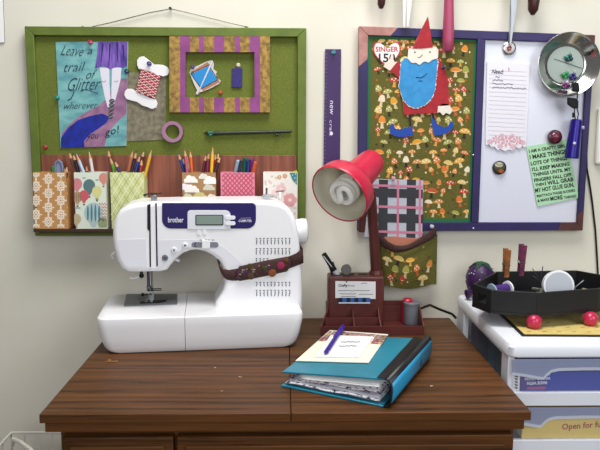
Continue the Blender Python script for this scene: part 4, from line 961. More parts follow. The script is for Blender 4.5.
# ------------------------------------------------------------------ red desk lamp on its maroon organizer base
t = thing('desk_lamp', 'red bell-shaded desk lamp rising from a maroon compartment organizer base', 'lamp', (.185, -.09, .75))
x0, x1, yf, yb = .0725, .2975, -.142, -.034
xl = .0905
b = MB(); b.prism([V((x0, yf, .7502)), V((x1, yf, .7502)), V((x1, yb, .7502)), V((xl, yb, .7502)), V((xl, -.092, .7502))], (0, 0, .0055), MAROON)
wl = .003
def sidewall(x): b.prism([V((x, yf, .756)), V((x, yb, .756)), V((x, yb, .801)), V((x, yb-.02, .800)), V((x, -.092, .798)), V((x, yf, .7705))], (wl, 0, 0), MAROON)
sidewall(x1-wl)
b.prism([V((x0, yf, .756)), V((xl, -.092, .756)), V((xl, -.092, .797)), V((x0, yf, .7705))], (wl, 0, 0), MAROON); b.box(xl, xl+wl, -.092, yb, .756, .8, MAROON)
b.box(x0+wl, x1-wl, yf, yf+wl, .756, .7705, MAROON); b.box(xl+wl, x1-wl, yb-wl, yb, .756, .800, MAROON)
xa = at(353, 315, -.12).x; xb_ = at(379, 315, -.12).x
b.box(xa, xa+.0025, yf+wl, -.0921, .756, .7565, MAROON)
for xd in (xa, xb_): b.prism([V((xd, yf+wl, .756)), V((xd, -.0921, .756)), V((xd, -.0921, .798)), V((xd, yf+wl, .7705))], (.003, 0, 0), MAROON)
b.box(x0+.012, xb_, -.1185, -.1155, .756, .783, MAROON); b.box(xb_, x1-wl, -.050, -.048, .756, .79, MAROON)
base = b.build('organizer_tray', t, bevel=.0012)
bz = .868; bx0_, bx1_ = .0925, .2165
b = MB(); b.box(bx0_, bx1_, -.092, -.040, .756, bz, MAROON); blk = b.build('caddy_block', t, bevel=.004, seg=3)
b = MB(); zc = bz+.0002
b.box(bx0_+.012, bx0_+.06, -.078, -.052, bz-.0005, zc, P('#241012')); b.box(bx0_+.068, bx0_+.088, -.076, -.058, bz-.0005, zc, P('#241012')); b.build('pen_slot', blk)
# stem
sp = at(376, 277, -.062); st = at(371.5, 205, -.085)
b = MB(); b.lathe(V((sp.x, sp.y, bz-.002)), (0, 0, 1), [(0, .016), (.006, .016), (.012, .0125)], MAROON, 20); b.build('stem_collar', t)
b = MB(); b.tube([V((sp.x, sp.y, bz)), lerp(sp, st, .5)+V((.001, 0, 0)), st, st+V((-.004, -.012, .03))], .0115, MAROON, 16); b.build('stem', t)
sh = at(339, 194.5, -.215); sa = (FW*.63+RT*.555+UP*.54).normalized()
b = MB(); e = sh+sa*.085; b.tube([at(361.5, 231, -.10), at(362.5, 218, -.11), e+V((0, .03, -.03))], [.0075, .0075, .006], MAROON, 12); b.tube([e+V((0, .03, -.03)), st+V((-.004, -.012, .03))], .007, MAROON, 10); b.build('pivot_arm', t)
prof = [(0, .0615), (-.002, .0628), (0, .064), (.003, .0643), (.026, .0622), (.034, .060), (.040, .055), (.046, .047), (.053, .0395), (.064, .0352), (.10, .0318), (.128, .0295), (.137, .0272), (.142, .021), (.143, .0005)]
b = MB(); b.lathe(sh, sa, prof, RED, 56, cap=False); shade = b.build('shade', t, sharp=60)
b = MB(); b.lathe(sh, sa, [(.0005, .0614), (.026, .0598), (.034, .0572), (.041, .050), (.049, .041), (.058, .036), (.1, .029), (.102, .0005)], CREAM, 48, cap=False); b.build('reflector', shade, sharp=60)
b = MB(); bc = sh-sa*.004+RT*.004-UP*.000
a1 = sa.cross(V((0, 0, 1))).normalized(); a2 = sa.cross(a1)
pts = []; R_ = .0222
for i in range(49):
    th = i/48*2*math.pi*2.5; pts.append(bc+sa*(.006+.034*i/48)+(a1*math.cos(th+2.2)+a2*math.sin(th+2.2))*R_)
pre = [bc+sa*.003+(a1*math.cos(2.2+math.pi)+a2*math.sin(2.2+math.pi))*R_*.95, bc+sa*.001+(a1*math.cos(2.2+math.pi-.5)+a2*math.sin(2.2+math.pi-.5))*R_*.6, bc, bc+sa*.001+(a1*math.cos(2.2-.5)+a2*math.sin(2.2-.5))*R_*.6]
CFL = M('frosted_bulb_glass', '#fbfaf6', .3)
th0 = [bc+sa*(.004+.012*k/10)+(a1*math.cos(2.2+math.pi+k*.42)+a2*math.sin(2.2+math.pi+k*.42))*R_ for k in range(10, 0, -1)]
b.tube(th0+pre+pts, .0064, CFL, 12); bulb = b.build('spiral_bulb', t, sharp=60)
b = MB(); b.lathe(bc+sa*.036, sa, [(0, .018), (.004, .020), (.03, .019), (.05, .013), (.062, .013)], M('bulb_base', '#d9d7cf', .4), 24); b.build('ballast', bulb)
b = MB(); b.tube([V((x1-.004, yb-.002, .775)), at(430, 305, -.03), at(440, 309.5, -.02), at(452, 314, -.02), at(462, 318, -.03)+V((-.012, .005, -.002))], .0028, BLACK, 8); b.build('power_cord', t)
# things on the organizer
t = thing('business_card', 'white business card with blue checked foot standing against the lamp base', 'card', at(357, 303, -.094))
YB = -.0955; b = MB(); b.cut([(335.3, 281), (375.6, 281.6), (375.6, 299), (335.3, 298)], YB, .0006, PAPER); mp = wm(YB-.0003)
b.text('Crafty', 338.4, 286.6, 9.2, 2.6, mp, P('#1c1c22'), bold=.03, shear=.15); b.text('Finds', 348.4, 286.5, 6.2, 1.8, mp, P('#55555c'))
b.disc(346.6, 281.9, .8, .8, mp, P('#15151a'), 8)
for x_0, x_1, y in ((361, 367, 283.2), (338, 370, 290.6), (340, 356, 293.8), (359, 373, 294.2), (341, 356, 296.4)):
    n = int((x_1-x_0)/1.3); b.stroke([(x_0+i*(x_1-x_0)/n, y+rg.uniform(-.25, .25)) for i in range(n+1)], .55, mp, P('#82828c'))
b.build('card', t)
b = MB(); YB2 = -.0968
for i in range(8): b.cut([(338.6+i*3.95, 297.8), (342.55+i*3.95, 297.9), (342.55+i*3.95, 302.3), (338.6+i*3.95, 302.2)], YB2, .0006, P('#15173a' if i % 2 == 0 else '#3a78bc'))
b.cut([(338.6, 302.2), (370.2, 302.3), (370.2, 303.6), (338.6, 303.5)], YB2, .0006, P('#dfe4ee')); b.build('checked_strip', t)
t = thing('marker_pen', 'black and silver marker leaning left out of the lamp base', 'marker', at(340.5, 274, -.065))
Ym = -.064; a, m1, m2, e = at(323.6, 253.4, Ym), at(334.2, 270.4, Ym), at(337.6, 274.8, Ym), at(341.5, 281, Ym)
b = MB(); d = m1-a; b.lathe(a, d, [(0, .0042), (.001, .0055), (d.length, .0068)], BLACK, 16); cp_ = b.build('cap', t)
b = MB(); b.tube([a+V((-.001, -.0075, -.004)), lerp(a, m1, .75)+V((0, -.0085, 0))], .0012, P('#c8ccd4', .3), 6); b.build('pocket_clip', cp_)
b = MB(); d = e-m1; b.lathe(m1, d, [(0, .0062), (d.length*.5, .0062), (d.length, .006)], P('#c6c8d2', .35), 16); b.build('barrel', t)
b = MB(); p, q_ = at(330.4, 262.5, Ym+.012), at(335.5, 277, Ym+.012); b.lathe(p, q_-p, [(0, .006), (.001, .0075), ((q_-p).length, .0072)], P('#20294e', .35), 14)
tag(b.build('felt_pen', loc=at(334, 272, Ym+.012)), 'navy pen end behind the marker in the lamp base slot', 'pen')
t = thing('hand_mirror', 'small round grey disc tool standing in the lamp base slot', 'tool', at(346, 274, -.06))
o = at(345.8, 269.6, -.066); b = MB(); b.lathe(o, V((.35, -1, .15)), [(0, .0118), (.003, .0124), (.004, .0115)], M('worn_grey_metal', '#77746c', .45, .4), 24); b.build('disc', t)
b = MB(); b.tube([o+V((0, .002, -.008)), o+V((.001, .004, -.024))], .003, DARKMETAL, 8); b.build('handle', t)
t = thing('film_canister', 'grey plastic canister with a flat lid in the lamp base\'s right compartment', 'canister', at(411, 325, -.1))
o = onz(411.3, 323.5, .7565); o.y = max(o.y, -.105); 
b = MB(); b.lathe(o, (0, 0, 1), [(0, .0168), (.002, .0175), (.043, .0175)], M('grey_canister_plastic', '#8d9099', .4), 28); b.build('body', t)
b = MB(); b.lathe(o+V((0, 0, .043)), (0, 0, 1), [(0, .0183), (.006, .0187), (.0075, .0175), (.0076, .0125), (.006, .012), (.006, .0002)], M('grey_lid_plastic', '#85878d', .45), 28); b.build('lid', t)
o = at(407.6, 301.5, -.064); hb = at(407.6, 298.4, -.064).z-.757; b = MB(); b.lathe(V((o.x, o.y, .757)), (0, 0, 1), [(0, .0125), (hb-.010, .0125), (hb-.003, .012), (hb, .009)], M('crimson_plastic', '#c22848', .3), 22)
tag(b.build('bottle', loc=(o.x, o.y, .757)), 'crimson capped bottle behind the grey canister', 'bottle')
def small(name, px, z, label, cat, f): 
    p = onz(*px, z); b = MB(); f(b, p); tag(b.build(name, loc=p), label, cat)
small('button', (346.6, 319.6), .758, 'cream button with dark edge in the lamp base\'s front left compartment', 'button', lambda b, p: (b.lathe(p, (.2, -.5, .8), [(0, .0068), (.003, .0072), (.004, .005)], P('#d8cfc4', .4), 16), b.lathe(p+V((.0004, -.0012, .002)), (.2, -.5, .8), [(0, .0085), (.0018, .0085)], P('#3a201c'), 16)))
small('bobbin', (355.5, 313), .758, 'small white bobbin in the lamp base\'s rear middle compartment', 'bobbin', lambda b, p: b.lathe(p+V((-.004, 0, .006)), (.8, -.3, .5), [(0, .005), (.001, .005), (.0012, .002), (.006, .002), (.0062, .005), (.0072, .005)], P('#e8e6e4', .4), 14))
t = thing('safety_pins', 'dark safety pins in the lamp base\'s front middle compartment', 'pins', onz(370, 319.5, .757))
rg = random.Random(6)
for i in range(7):
    p = onz(367+rg.uniform(-3, 5), 319.5+rg.uniform(-1.4, 1.6), .759+i*.0006); a = rg.uniform(0, 3.14); d = V((math.cos(a), math.sin(a)*.6, 0)); n = V((-d.y, d.x, 0))*.0025
    b = MB(); b.tube([p-d*.006, p+d*.006, p+d*.008+n, p+d*.006+n*2, p-d*.006+n*2, p-d*.008+n], .0007, M('dark_brass', '#51422f', .35, .8), 5, closed=True); b.build('safety_pin', t)

# ------------------------------------------------------------------ binder and papers
t = thing('ring_binder', 'teal ring binder with black spine stuffed with plastic pages on the cabinet', 'binder', (.15, -.31, .75))
BL_, BR_, BRb = onz(280.8, 386.6, .7502), onz(383, 407.6, .7502), onz(424.5, 359, .7502)
BLb = BL_+(BRb-BR_)
TEALB = M('teal_vinyl', '#2a9cb4', .32, var='#238ea6', scale=12); SPB = M('black_vinyl', '#1b1c22', .4); SKY = M('sky_blue_label', '#38a8cf', .35)
b = MB(); b.prism([BL_, BR_, BRb, BLb], (0, 0, .003), TEALB); b.build('back_cover', t, bevel=.001)
tfl, tfr, tbr = onz(282, 371.6, .775), onz(385.6, 378.6, .797), onz(421.5, 338.2, .797)
tbl = tfl+(tbr-tfr)
N_ = (tfr-tfl).cross(tbl-tfl).normalized()
N_ = N_ if N_.z > 0 else -N_
b = MB(); b.prism([tfl, tfr, tbr, tbl], -N_*.003, TEALB); cov = b.build('front_cover', t, bevel=.001)
# spine
sd = (BRb-BR_).normalized(); so = V((sd.y, -sd.x, 0)); so = so if so.x > 0 else -so
q0 = onz(394.8, 402.6, .7502); 
spw = .012
prof_s = []
for k in range(9):
    a = -math.pi/2+math.pi*k/8; prof_s.append((spw*math.cos(a)**.5 if math.cos(a) > 1e-6 else 0, .7502+.0235+.0235*math.sin(a)))
b = MB(); f_, r_ = [], []
for u_, z in prof_s: f_.append(BR_+so*u_+V((0, 0, z-BR_.z))); r_.append(BRb+so*u_+V((0, 0, z-BR_.z)))
off = (tfr-BR_); 
def sk(p): k = (p.z-.7502)/.047; return p+V((off.x, off.y, 0))*k*.5
f_ = [sk(p) for p in f_]; r_ = [sk(p) for p in r_]
b.grid([f_, r_], SPB); b.build('spine', t, solid=.0024, sharp=60, normals=False)
ctop = lambda x, y: onp(x, y, tfr+N_*.0006, N_)
b = MB(); b.prism([ctop(385.6, 378.6), ctop(376.6, 377.8), ctop(414, 337), ctop(421.5, 338.2)], N_*.0006, SPB); b.build('hinge_strip', t)
pm = f_[5]; 
b = MB(); fp = [lerp(f_[k], r_[k], .02)+so*.0016 for k in (2, 3, 4, 5, 6)]; rp = [lerp(f_[k], r_[k], .985)+so*.0016 for k in (2, 3, 4, 5, 6)]
b.grid([fp, rp], SKY); lab = b.build('spine_label', t, solid=.0008, normals=False)
b = MB(); fp = [lerp(f_[k], r_[k], .66)+so*.0024 for k in (3, 4, 5)]; rp = [lerp(f_[k], r_[k], .70)+so*.0024 for k in (3, 4, 5)]
b.grid([fp, rp], P('#1a6f92')); b.build('label_slot', lab, solid=.0004, normals=False)
# pages: wavy plastic sleeves between the covers
def sleeve(z0, z1, s0, s1, fwd, m, name, wav=.0015, seed=0, edge=None):
    rg_ = random.Random(seed); dx = (BR_-BL_); dy = (BLb-BL_); rows = []
    ph = rg_.uniform(0, 6)
    for j in (0, .5, 1):
        rows.append([BL_+dx*lerp(s0, s1, i/14)+dy*(fwd+(.94-fwd)*j)+V((0, 0, lerp(z0, z1, i/14)-0+wav*math.sin(ph+i*.8)*(1-.7*j))) for i in range(15)])
    b = MB(); b.grid(rows, m); return b.build(name, t, solid=.0016, normals=False)
PLS = M('page_sleeve_plastic', '#d4d6dc', .2, spec=.6); PRN = M('printed_page_edge', '#eceaf0', .4, var='#4a4654', scale=150, detail=1, lo=.36, hi=.5); PRV = M('purple_print_page', '#c9b6cf', .4, var='#4a3358', scale=130, detail=2, lo=.45, hi=.55)
sleeve(.0055, .006, .03, .95, .035, PLS, 'page', .0008, 1); sleeve(.008, .009, .04, .95, .012, PRN, 'page', .0012, 2); sleeve(.0105, .0125, .09, .95, .03, PLS, 'page', .0014, 3)
sleeve(.0125, .0165, .06, .95, .05, PRV, 'page', .001, 4); sleeve(.0145, .0195, .13, .95, .035, PRN, 'page', .0012, 5); sleeve(.0165, .0225, .12, .95, .05, PLS, 'page', .001, 6); sleeve(.0185, .026, .16, .95, .05, PRN, 'page', .0012, 8); sleeve(.0195, .0305, .2, .95, .02, PAPER, 'page', .0004, 9); sleeve(.0215, .0335, .17, .95, .03, PAPER, 'page', .0003, 10)
for k in (.15, .5, .85):
    b = MB(); c = lerp(BR_, BRb, k)-so*.014+V((0, 0, .024)); b.tube([c+so*(.013*math.cos(a*.5236))+V((0, 0, .016*math.sin(a*.5236))) for a in range(12)], .0016, STEEL, 8, closed=True); b.build('binder_ring', t)
# card, note, pen on the cover
def onc(h): return lambda x, y: onp(x, y, tfr+N_*h, N_)
t = thing('patterned_card', 'cream card with floral border lying on the teal binder', 'card', onc(.001)(340, 350))
mp = onc(.0012); b = MB(); b.prism([mp(295.6, 361.2), mp(368.6, 363.2), mp(388.2, 334.8), mp(330, 330.6)], N_*.0012, M('cream_card', '#f2f0e2', .8)); mq = onc(.0027); mr = onc(.003)
FL = M('floral_border', '#c9a6a2', .8, var='#6d5a48', scale=150, detail=2, lo=.42, hi=.58)
b.ink([(370.6, 343.6), (382, 344.4), (387.6, 335.4), (376.5, 334.4)], mq, FL); b.ink([(318, 340.8), (322.4, 341.4), (332, 331.6), (330, 331)], mq, FL); b.ink([(322, 341), (334, 331), (376, 334.4), (374, 337), (340, 335), (329, 341)], mq, FL)
for x, y, c_ in ((377, 340, '#b8465e'), (382.5, 338, '#8a9a54'), (372.6, 342.2, '#c8707c'), (323, 338.4, '#b8465e'), (328, 334, '#d6c08a'), (379.4, 343, '#d8c890')): b.ink(ell(x, y, 1.7, 1), mr, P(c_))
b.build('card', t)
t = thing('note_slip', 'white handwritten note lying on the patterned card', 'note', onc(.003)(345, 350))
mp = onc(.0031); b = MB(); b.prism([mp(314.6, 357.2), mp(358.8, 358), mp(373.4, 337.2), mp(331, 335.6)], N_*.0015, PAPER); mq = onc(.005)
rg = random.Random(3)
for x_0, x_1, y in ((341, 360, 342), (339, 357, 346)):
    b.stroke([(x_0+i*(x_1-x_0)/14, y-.02*i+rg.uniform(-.5, .5)) for i in range(15)], .5, mq, P('#6a5a9a'))
b.build('slip', t)
t = thing('ballpoint_pen', 'purple capped ballpoint pen lying diagonally on the white note', 'pen', onc(.006)(335, 340))
r_p = .0046; mp = onc(.0049+r_p); a, c_, e = mp(325.6, 352.6), mp(338.4, 333.2), mp(343.6, 326.8)
b = MB(); d = c_-a; b.lathe(a, d, [(0, .002), (.003, r_p*.85), (d.length, r_p*.85)], M('purple_pen_plastic', '#43249c', .3), 16); b.build('barrel', t)
b = MB(); d = e-c_; b.lathe(c_-d*.55, d, [(0, r_p), (d.length*1.5, r_p), (d.length*1.55, r_p*.7)], M('purple_pen_cap', '#5a35b8', .3), 16); b.tube([e+N_*.0055-d*.1, c_-d*.4+N_*.0055], .0011, M('purple_pen_cap', '#5a35b8'), 6); b.build('cap', t)
# thread scraps
def scrap(px, label, col, n=5, s=.004, name='thread_scrap'):
    p = onz(*px, .751); rg_ = random.Random(px[0]); b = MB()
    for i in range(n):
        q_ = p+V((rg_.uniform(-s, s), rg_.uniform(-s, s), .0006)); a = rg_.uniform(0, 6); b.tube([q_, q_+V((math.cos(a), math.sin(a), .1))*s*.7, q_+V((math.cos(a+.9), math.sin(a+.9), 0))*s*1.2], .0005, P(col), 5)
    tag(b.build(name, loc=p), label, 'thread scrap')
scrap((112.5, 361), 'tan frayed thread scrap on the wood in front of the machine\'s left end', '#c08a44', 9, .006)
scrap((214.5, 368), 'tiny cream lint speck on the wood before the machine, left of two', '#d8c8a0', 3, .0018); scrap((222, 391), 'tiny tan lint speck on the wood near the front, below the machine', '#c8a874', 3, .0018)
scrap((240, 377), 'tiny cream lint speck on the wood left of the binder', '#d6c4a0', 3, .0018); scrap((432.5, 386.5), 'tiny white lint speck on the wood right of the binder', '#e6dccb', 3, .002)
FRONT = 20; WORLD_S, KEY, WIN, EXPO = .12, 19, 16, .5
# ------------------------------------------------------------------ plastic drawer tower
cx0, cx1, cyf, cyb, cz = .394, .79, -.403, -.022, .812
CW = M('white_storage_plastic', '#eef0f6', .35); CLR = translucent('clear_drawer_plastic', '#dfe4f2', .07, .25); FRO = translucent('frosted_drawer_plastic', '#b4bcd6', .6, .3); CLR2 = translucent('frosted_drawer_edge', '#e6ebf6', .6, .3)
t = thing('drawer_tower', 'white plastic drawer tower with frosted drawers right of the wooden cabinet', 'drawer unit', ((cx0+cx1)/2, (cyf+cyb)/2, 0))
def rr(x0, x1, y0, y1, r, z, n=5):
    o = []
    for cx_, cy_, a in ((x1-r, y0+r, -90), (x1-r, y1-r, 0), (x0+r, y1-r, 90), (x0+r, y0+r, 180)):
        for k in range(n+1):
            q = math.radians(a+90*k/n); o.append(V((cx_+r*math.cos(q), cy_+r*math.sin(q), z)))
    return o
b = MB(); rows = [rr(cx0+i, cx1-i, cyf+i, cyb-i, .018, z) for z, i in ((cz-.0245, .003), (cz-.022, .0008), (cz-.006, 0), (cz-.001, .003), (cz, .008))]
vr = b.grid(rows, CW, True); b.capf(vr[0][::-1], CW); b.capf(vr[-1], CW); b.build('top', t)
zb0 = .05; pitch = .0905; ztop = cz-.0245; nd = 8
for k in range(nd):
    z1 = ztop-k*pitch; z0 = z1-pitch
    b = MB()
    for x in (cx0+.004, cx1-.016): b.box(x, x+.012, cyf+.012, cyf+.05, z0, z1, CW); b.box(x, x+.012, cyb-.06, cyb-.006, z0, z1, CW); b.box(x, x+.012, cyf+.05, cyb-.06, z0, z0+.018, CW); b.box(x, x+.012, cyf+.05, cyb-.06, z1-.006, z1, CW)
    b.box(cx0+.016, cx1-.016, cyf+.012, cyb-.006, z0, z0+.008, CW); b.box(cx0+.004, cx1-.004, cyf+.002, cyf+.012, z0, z0+.026, CW); b.build('tier_frame', t, bevel=.0015)
    d0, d1 = cx0+.0185, cx1-.0185; zd0, zd1 = z0+.0095, z1-.002; zr = z0+.0265
    b = MB(); b.box(d0, d1, cyf+.02, cyb-.012, zd0, zd0+.002, CLR); b.box(d0, d0+.002, cyf+.004, cyb-.012, zd0, zd1-.006, CLR); b.box(d1-.002, d1, cyf+.004, cyb-.012, zd0, zd1-.006, CLR); b.box(d0, d1, cyb-.014, cyb-.012, zd0, zd1-.006, CLR)
    b.box(cx0+.008, cx1-.008, cyf+.0015, cyf+.004, zr, zd1, CLR); dr = b.build('drawer', t)
    # handle lip
    if k < 3:
        b = MB(); yy = cyf-.001; zz = zd1
        H0 = [(cx0+.008, -.024), (cx0+.03, -.027), (cx0+.056, -.032), (cx0+.064, -.033), (cx0+.07, -.0265), (cx0+.078, -.0195), (cx0+.092, -.0165), (cx0+.14, -.0155), (cx1-.14, -.0155), (cx1-.092, -.0165), (cx1-.078, -.0195), (cx1-.07, -.0265), (cx1-.064, -.033), (cx1-.03, -.027), (cx1-.008, -.024)]
        b.prism([V((x, yy+.0005, zz+z-.001)) for x, z in H0]+[V((cx1-.008, yy+.0005, zz)), V((cx0+.008, yy+.0005, zz))], (0, .0015, 0), FRO)
        b.prism([V((x, yy, zz+z)) for x, z in H0]+[V((x, yy, zz+z-.005)) for x, z in H0[::-1]], (0, .0022, 0), CLR2); b.build('handle_lip', dr)
b = MB()
for x in (cx0+.03, cx1-.03):
    for y in (cyf+.04, cyb-.04): b.box(x-.015, x+.015, y-.015, y+.015, 0, ztop-nd*pitch+.002, CW)
b.build('feet', t) if False else b.bm.free()
for x in (cx0+.03, cx1-.03):
    for y in (cyf+.04, cyb-.04): b = MB(); b.box(x-.015, x+.015, y-.015, y+.015, 0, ztop-nd*pitch+.002, CW); b.build('foot', t, bevel=.002)
# boxes inside
z1 = ztop; zf = z1-pitch+.0265
t = thing('cereal_box', 'blue carton with upside-down white lettering inside the top frosted drawer', 'box', (.58, -.33, zf))
xb0 = at(520.6, 380, cyf+.008).x
b = MB(); b.box(xb0, .765, cyf+.008, -.16, zf, zf+.036, M('blue_carton', '#2642b8', .5)); bxx = b.build('carton', t, bevel=.001)
b = MB(); mp = wm(cyf+.0074)
b.ink([(520.8, 371.6), (547, 370.6), (546, 389.4), (520.4, 389.8)], wm(cyf+.0077), P('#5a3f9c')); b.ink([(528, 387), (546, 386.4), (545, 389.4), (526, 389.8)], wm(cyf+.00765), P('#b05aa0'))
for s, x, y, w_, h_ in (('MADE WITH', 547, 384.2, 20, 3), ('WHOLE GRAIN', 550.4, 379.6, 25.6, 3), ('GUARANTEED', 550, 375.8, 25, 2.6)): b.text(s, x, y-3, w_, h_, mp, P('#eef0fa'), rot=178, bold=.03)
b.build('lettering', bxx)
b = MB(); x_ = at(513.6, 380, cyf+.009).x; b.box(x_, xb0-.001, cyf+.009, -.365, zf, zf+.037, PAPER); mp = wm(cyf+.0085)
for i in range(6): b.ink([(514.8, 372+i*2.9), (517.6, 373+i*2.9), (517.6, 374.6+i*2.9), (514.8, 373.6+i*2.9)], mp, P('#3a3c6a'))
tag(b.build('barcode_box', loc=(x_, -.3, zf)), 'white striped carton end left of the blue carton in the top drawer', 'box')
b = MB(); p = V((.50, -.30, zf+.0362)); b.ball(p+V((0, 0, .014)), (.028, .03, .014), M('orange_cloth', '#c8784e', .9), 16, 8); tag(b.build('orange_cloth', loc=p), 'orange cloth bundle on top of the blue carton in the drawer', 'cloth')
zf2 = zf-pitch
t = thing('snack_box', 'yellow carton lettered in red inside the second frosted drawer', 'box', (.58, -.33, zf2))
xb1 = at(522, 430, cyf+.008).x
b = MB(); b.box(xb1, .765, cyf+.008, -.1, zf2, zf2+.043, M('yellow_carton', '#ecd67e', .55)); bxx = b.build('carton', t, bevel=.001)
b = MB(); b.text('Open for fun', 562, 429.6, 43, 5.8, wm(cyf+.0074), P('#b8402c'), rot=-4, bold=.015, shear=.1); b.build('lettering', bxx)
# dark things seen through the side opening
rg = random.Random(8); xs0 = cx0+.0215
for i, (c_, nm) in enumerate((('4a4a38', 'olive'), ('2f5f70', 'teal'), ('27384e', 'slate'), ('3a2a44', 'plum'))):
    y0 = -.345+i*.066; b = MB(); b.box(xs0, xs0+.018, y0, y0+.064, zf-.016, .776, M('bundle_'+nm, '#'+c_, .7))
    tag(b.build('fabric_bundle', loc=(xs0, y0+.03, zf-.016)), nm+' coloured folded bundle seen through the drawer tower\'s side opening', 'fabric', 'bundles in the top drawer')
# cutting mat
t = thing('cutting_mat', 'yellow cutting mat with black edge on top of the drawer tower', 'cutting mat', (.6, -.2, cz))
fl, bl_ = onz(522, 335.5, cz+.002), onz(491, 314.5, cz+.002); ex = (onz(598, 336, cz+.002)-fl).normalized(); ey = V((-ex.y, ex.x, 0))
Q = lambda u, v, h=0: fl+ex*u+ey*v+V((0, 0, h))
LX, LY = .30, .285
b = MB(); b.prism([Q(0, 0, -.0018), Q(LX, 0, -.0018), Q(LX, LY, -.0018), Q(0, LY, -.0018)], (0, 0, .0022), P('#17171a', .6)); b.build('mat_board', t)
b = MB(); e = .006; b.prism([Q(e, e, .0004), Q(LX-e, e, .0004), Q(LX-e, LY-e, .0004), Q(e, LY-e, .0004)], (0, 0, .0006), M('yellow_mat', '#e6d592', .7, var='#decb84', scale=30))
for i in range(10):
    for j in range(9):
        o = Q(.02+i*.028, .022+j*.03, .0013); a = ex*.0045+ey*.002; n = V((-a.y, a.x, 0))*.16; b.face([o-a-n, o+a-n, o+a+n, o-a+n], P('#5c4a22'))
o0, o1 = Q(.05, .02, .0014), Q(.05, .27, .0014)
b.build('grid_face', t)

# ------------------------------------------------------------------ black octagonal tray on pink ball feet
tb, tt = .8385, .885
oct_ = [(.372, -.236), (.393, -.2905), (.473, -.314), (.606, -.281), (.662, -.238), (.686, -.170), (.637, -.105), (.456, -.116)]
t = thing('octagonal_tray', 'black wooden octagonal tray on pink ball feet standing on the cutting mat', 'tray', (.53, -.2, cz))
cen = V((.53, -.205, 0))
inn = []
nO = len(oct_)
for i in range(nO):
    p, q, r = V((*oct_[i-1], 0)), V((*oct_[i], 0)), V((*oct_[(i+1) % nO], 0)); d1_ = (q-p).normalized(); d2_ = (r-q).normalized(); n1 = V((-d1_.y, d1_.x, 0)); n2 = V((-d2_.y, d2_.x, 0)); bis = (n1+n2).normalized(); inn.append(q+bis*(.005/max(.4, bis.dot(n1))))
b = MB(); b.prism([V((*p, tb)) for p in oct_], (0, 0, .005), BLACKWOOD); b.build('tray_floor', t)
for i in range(nO):
    j = (i+1) % nO; b = MB(); O0, O1, I0, I1 = V((*oct_[i], 0)), V((*oct_[j], 0)), inn[i], inn[j]
    z = lambda p, h: V((p.x, p.y, h))
    if i in (0,):    # pierced grip
        def wallbit(s0, s1, h0, h1): b.prism([z(lerp(O0, O1, s0), h0), z(lerp(O0, O1, s1), h0), z(lerp(O0, O1, s1), h1), z(lerp(O0, O1, s0), h1)], lerp(I0, I1, .5)-lerp(O0, O1, .5), BLACKWOOD)
        wallbit(0, .3, tb+.005, tt); wallbit(.72, 1, tb+.005, tt); wallbit(.3, .72, tb+.005, tb+.016); wallbit(.3, .72, tb+.032, tt)
    else:
        b.prism([z(O0, tb+.005), z(O1, tb+.005), z(I1, tb+.005), z(I0, tb+.005)], (0, 0, tt-tb-.005), BLACKWOOD)
    b.build('side_panel', t, bevel=.0008)
PKB = M('pink_lacquer', '#cf2f62', .3, coat=.3); rb_ = .0145
for px in ((534, 321.5), (590.5, 318.8)):
    p = onz(*px, cz+.0016+rb_); b = MB(); b.ball(V((p.x, p.y, cz+.0016+rb_)), rb_, PKB, 22, 14); b.build('ball_foot', t)
for p in ((.49, -.145), (.63, -.135)):
    b = MB(); b.ball(V((*p, cz+.0016+rb_)), rb_, PKB, 22, 14); b.build('ball_foot', t)
fz = tb+.005
# tray contents
t = thing('thread_spool', 'purple thread spool on its side at the left of the black tray', 'spool', onz(498, 290, fz))
Yp = -.175; c0, c1 = at(491, 285.2, Yp-.022), at(508, 284, Yp)
c0.z = c1.z = fz+.0170
ax_ = (c1-c0).normalized(); n = (c1-c0).length
b = MB(); b.lathe(c0, ax_, [(.004, .0105), (n-.003, .0112)], M('purple_thread', '#5a2a92', .6, var='#46207a', scale=300), 24); b.build('thread', t)
b = MB(); b.lathe(c1-ax_*.002, ax_, [(0, .016), (.003, .0164), (.0035, .012), (.0036, .006)], P('#f0f0f2', .35), 26); b.build('end_cap', t)
b = MB(); b.lathe(c0, ax_, [(0, .006), (.0006, .0145), (.003, .0155), (.0045, .0145)], P('#a3b8c4', .35), 26); b.build('end_cap', t)
def clothespin(px0, px1, Y, col, label):
    a, e = at(*px0, Y), at(*px1, Y); t = thing('clothespin', label, 'clothespin', e); d = (a-e).normalized(); sx = V((0, 1, 0)); wv = d.cross(V((0, 1, 0))).normalized()
    n = (a-e).length; W_ = M('pin_wood_'+col, '#'+col, .7, var='#8a5a30' if col == 'c07f3c' else '#6a2a50', scale=80)
    for s, m_ in ((-1, W_), (1, W_)):
        b = MB(); y0 = s*.0052
        pts = [e+wv*-.0055+sx*(y0*.3), e+wv*.0055+sx*(y0*.3), a+wv*.0055+sx*y0*1.4, a+wv*-.0055+sx*y0*1.4]
        b.prism(pts, sx*(s*.005), m_); b.build('jaw', t, bevel=.0006)
    b = MB(); m_ = lerp(e, a, .45)
    for k in range(5): b.tube([m_+wv*(.0065)+sx*(-.008)+d*(k*.0012-.002), m_+wv*.0065+sx*.008+d*(k*.0012-.002)], .0006, STEEL, 5)
    b.tube([m_-wv*.0068-sx*.009, m_+wv*.0068-sx*.009], .0007, STEEL, 5); b.build('spring', t); return t
Yr = (-.112)
clothespin((507.2, 249), (505.6, 277), -.1135, 'c07f3c', 'orange wooden clothespin clipped upright on the tray\'s back rim')
clothespin((523, 244.6), (520.4, 275.5), -.1115, '9a3f6a', 'pink painted clothespin clipped upright on the tray\'s back rim')
t = thing('round_tin', 'round pale tin with white rim leaning upright in the black tray', 'tin', at(558, 292, -.2))
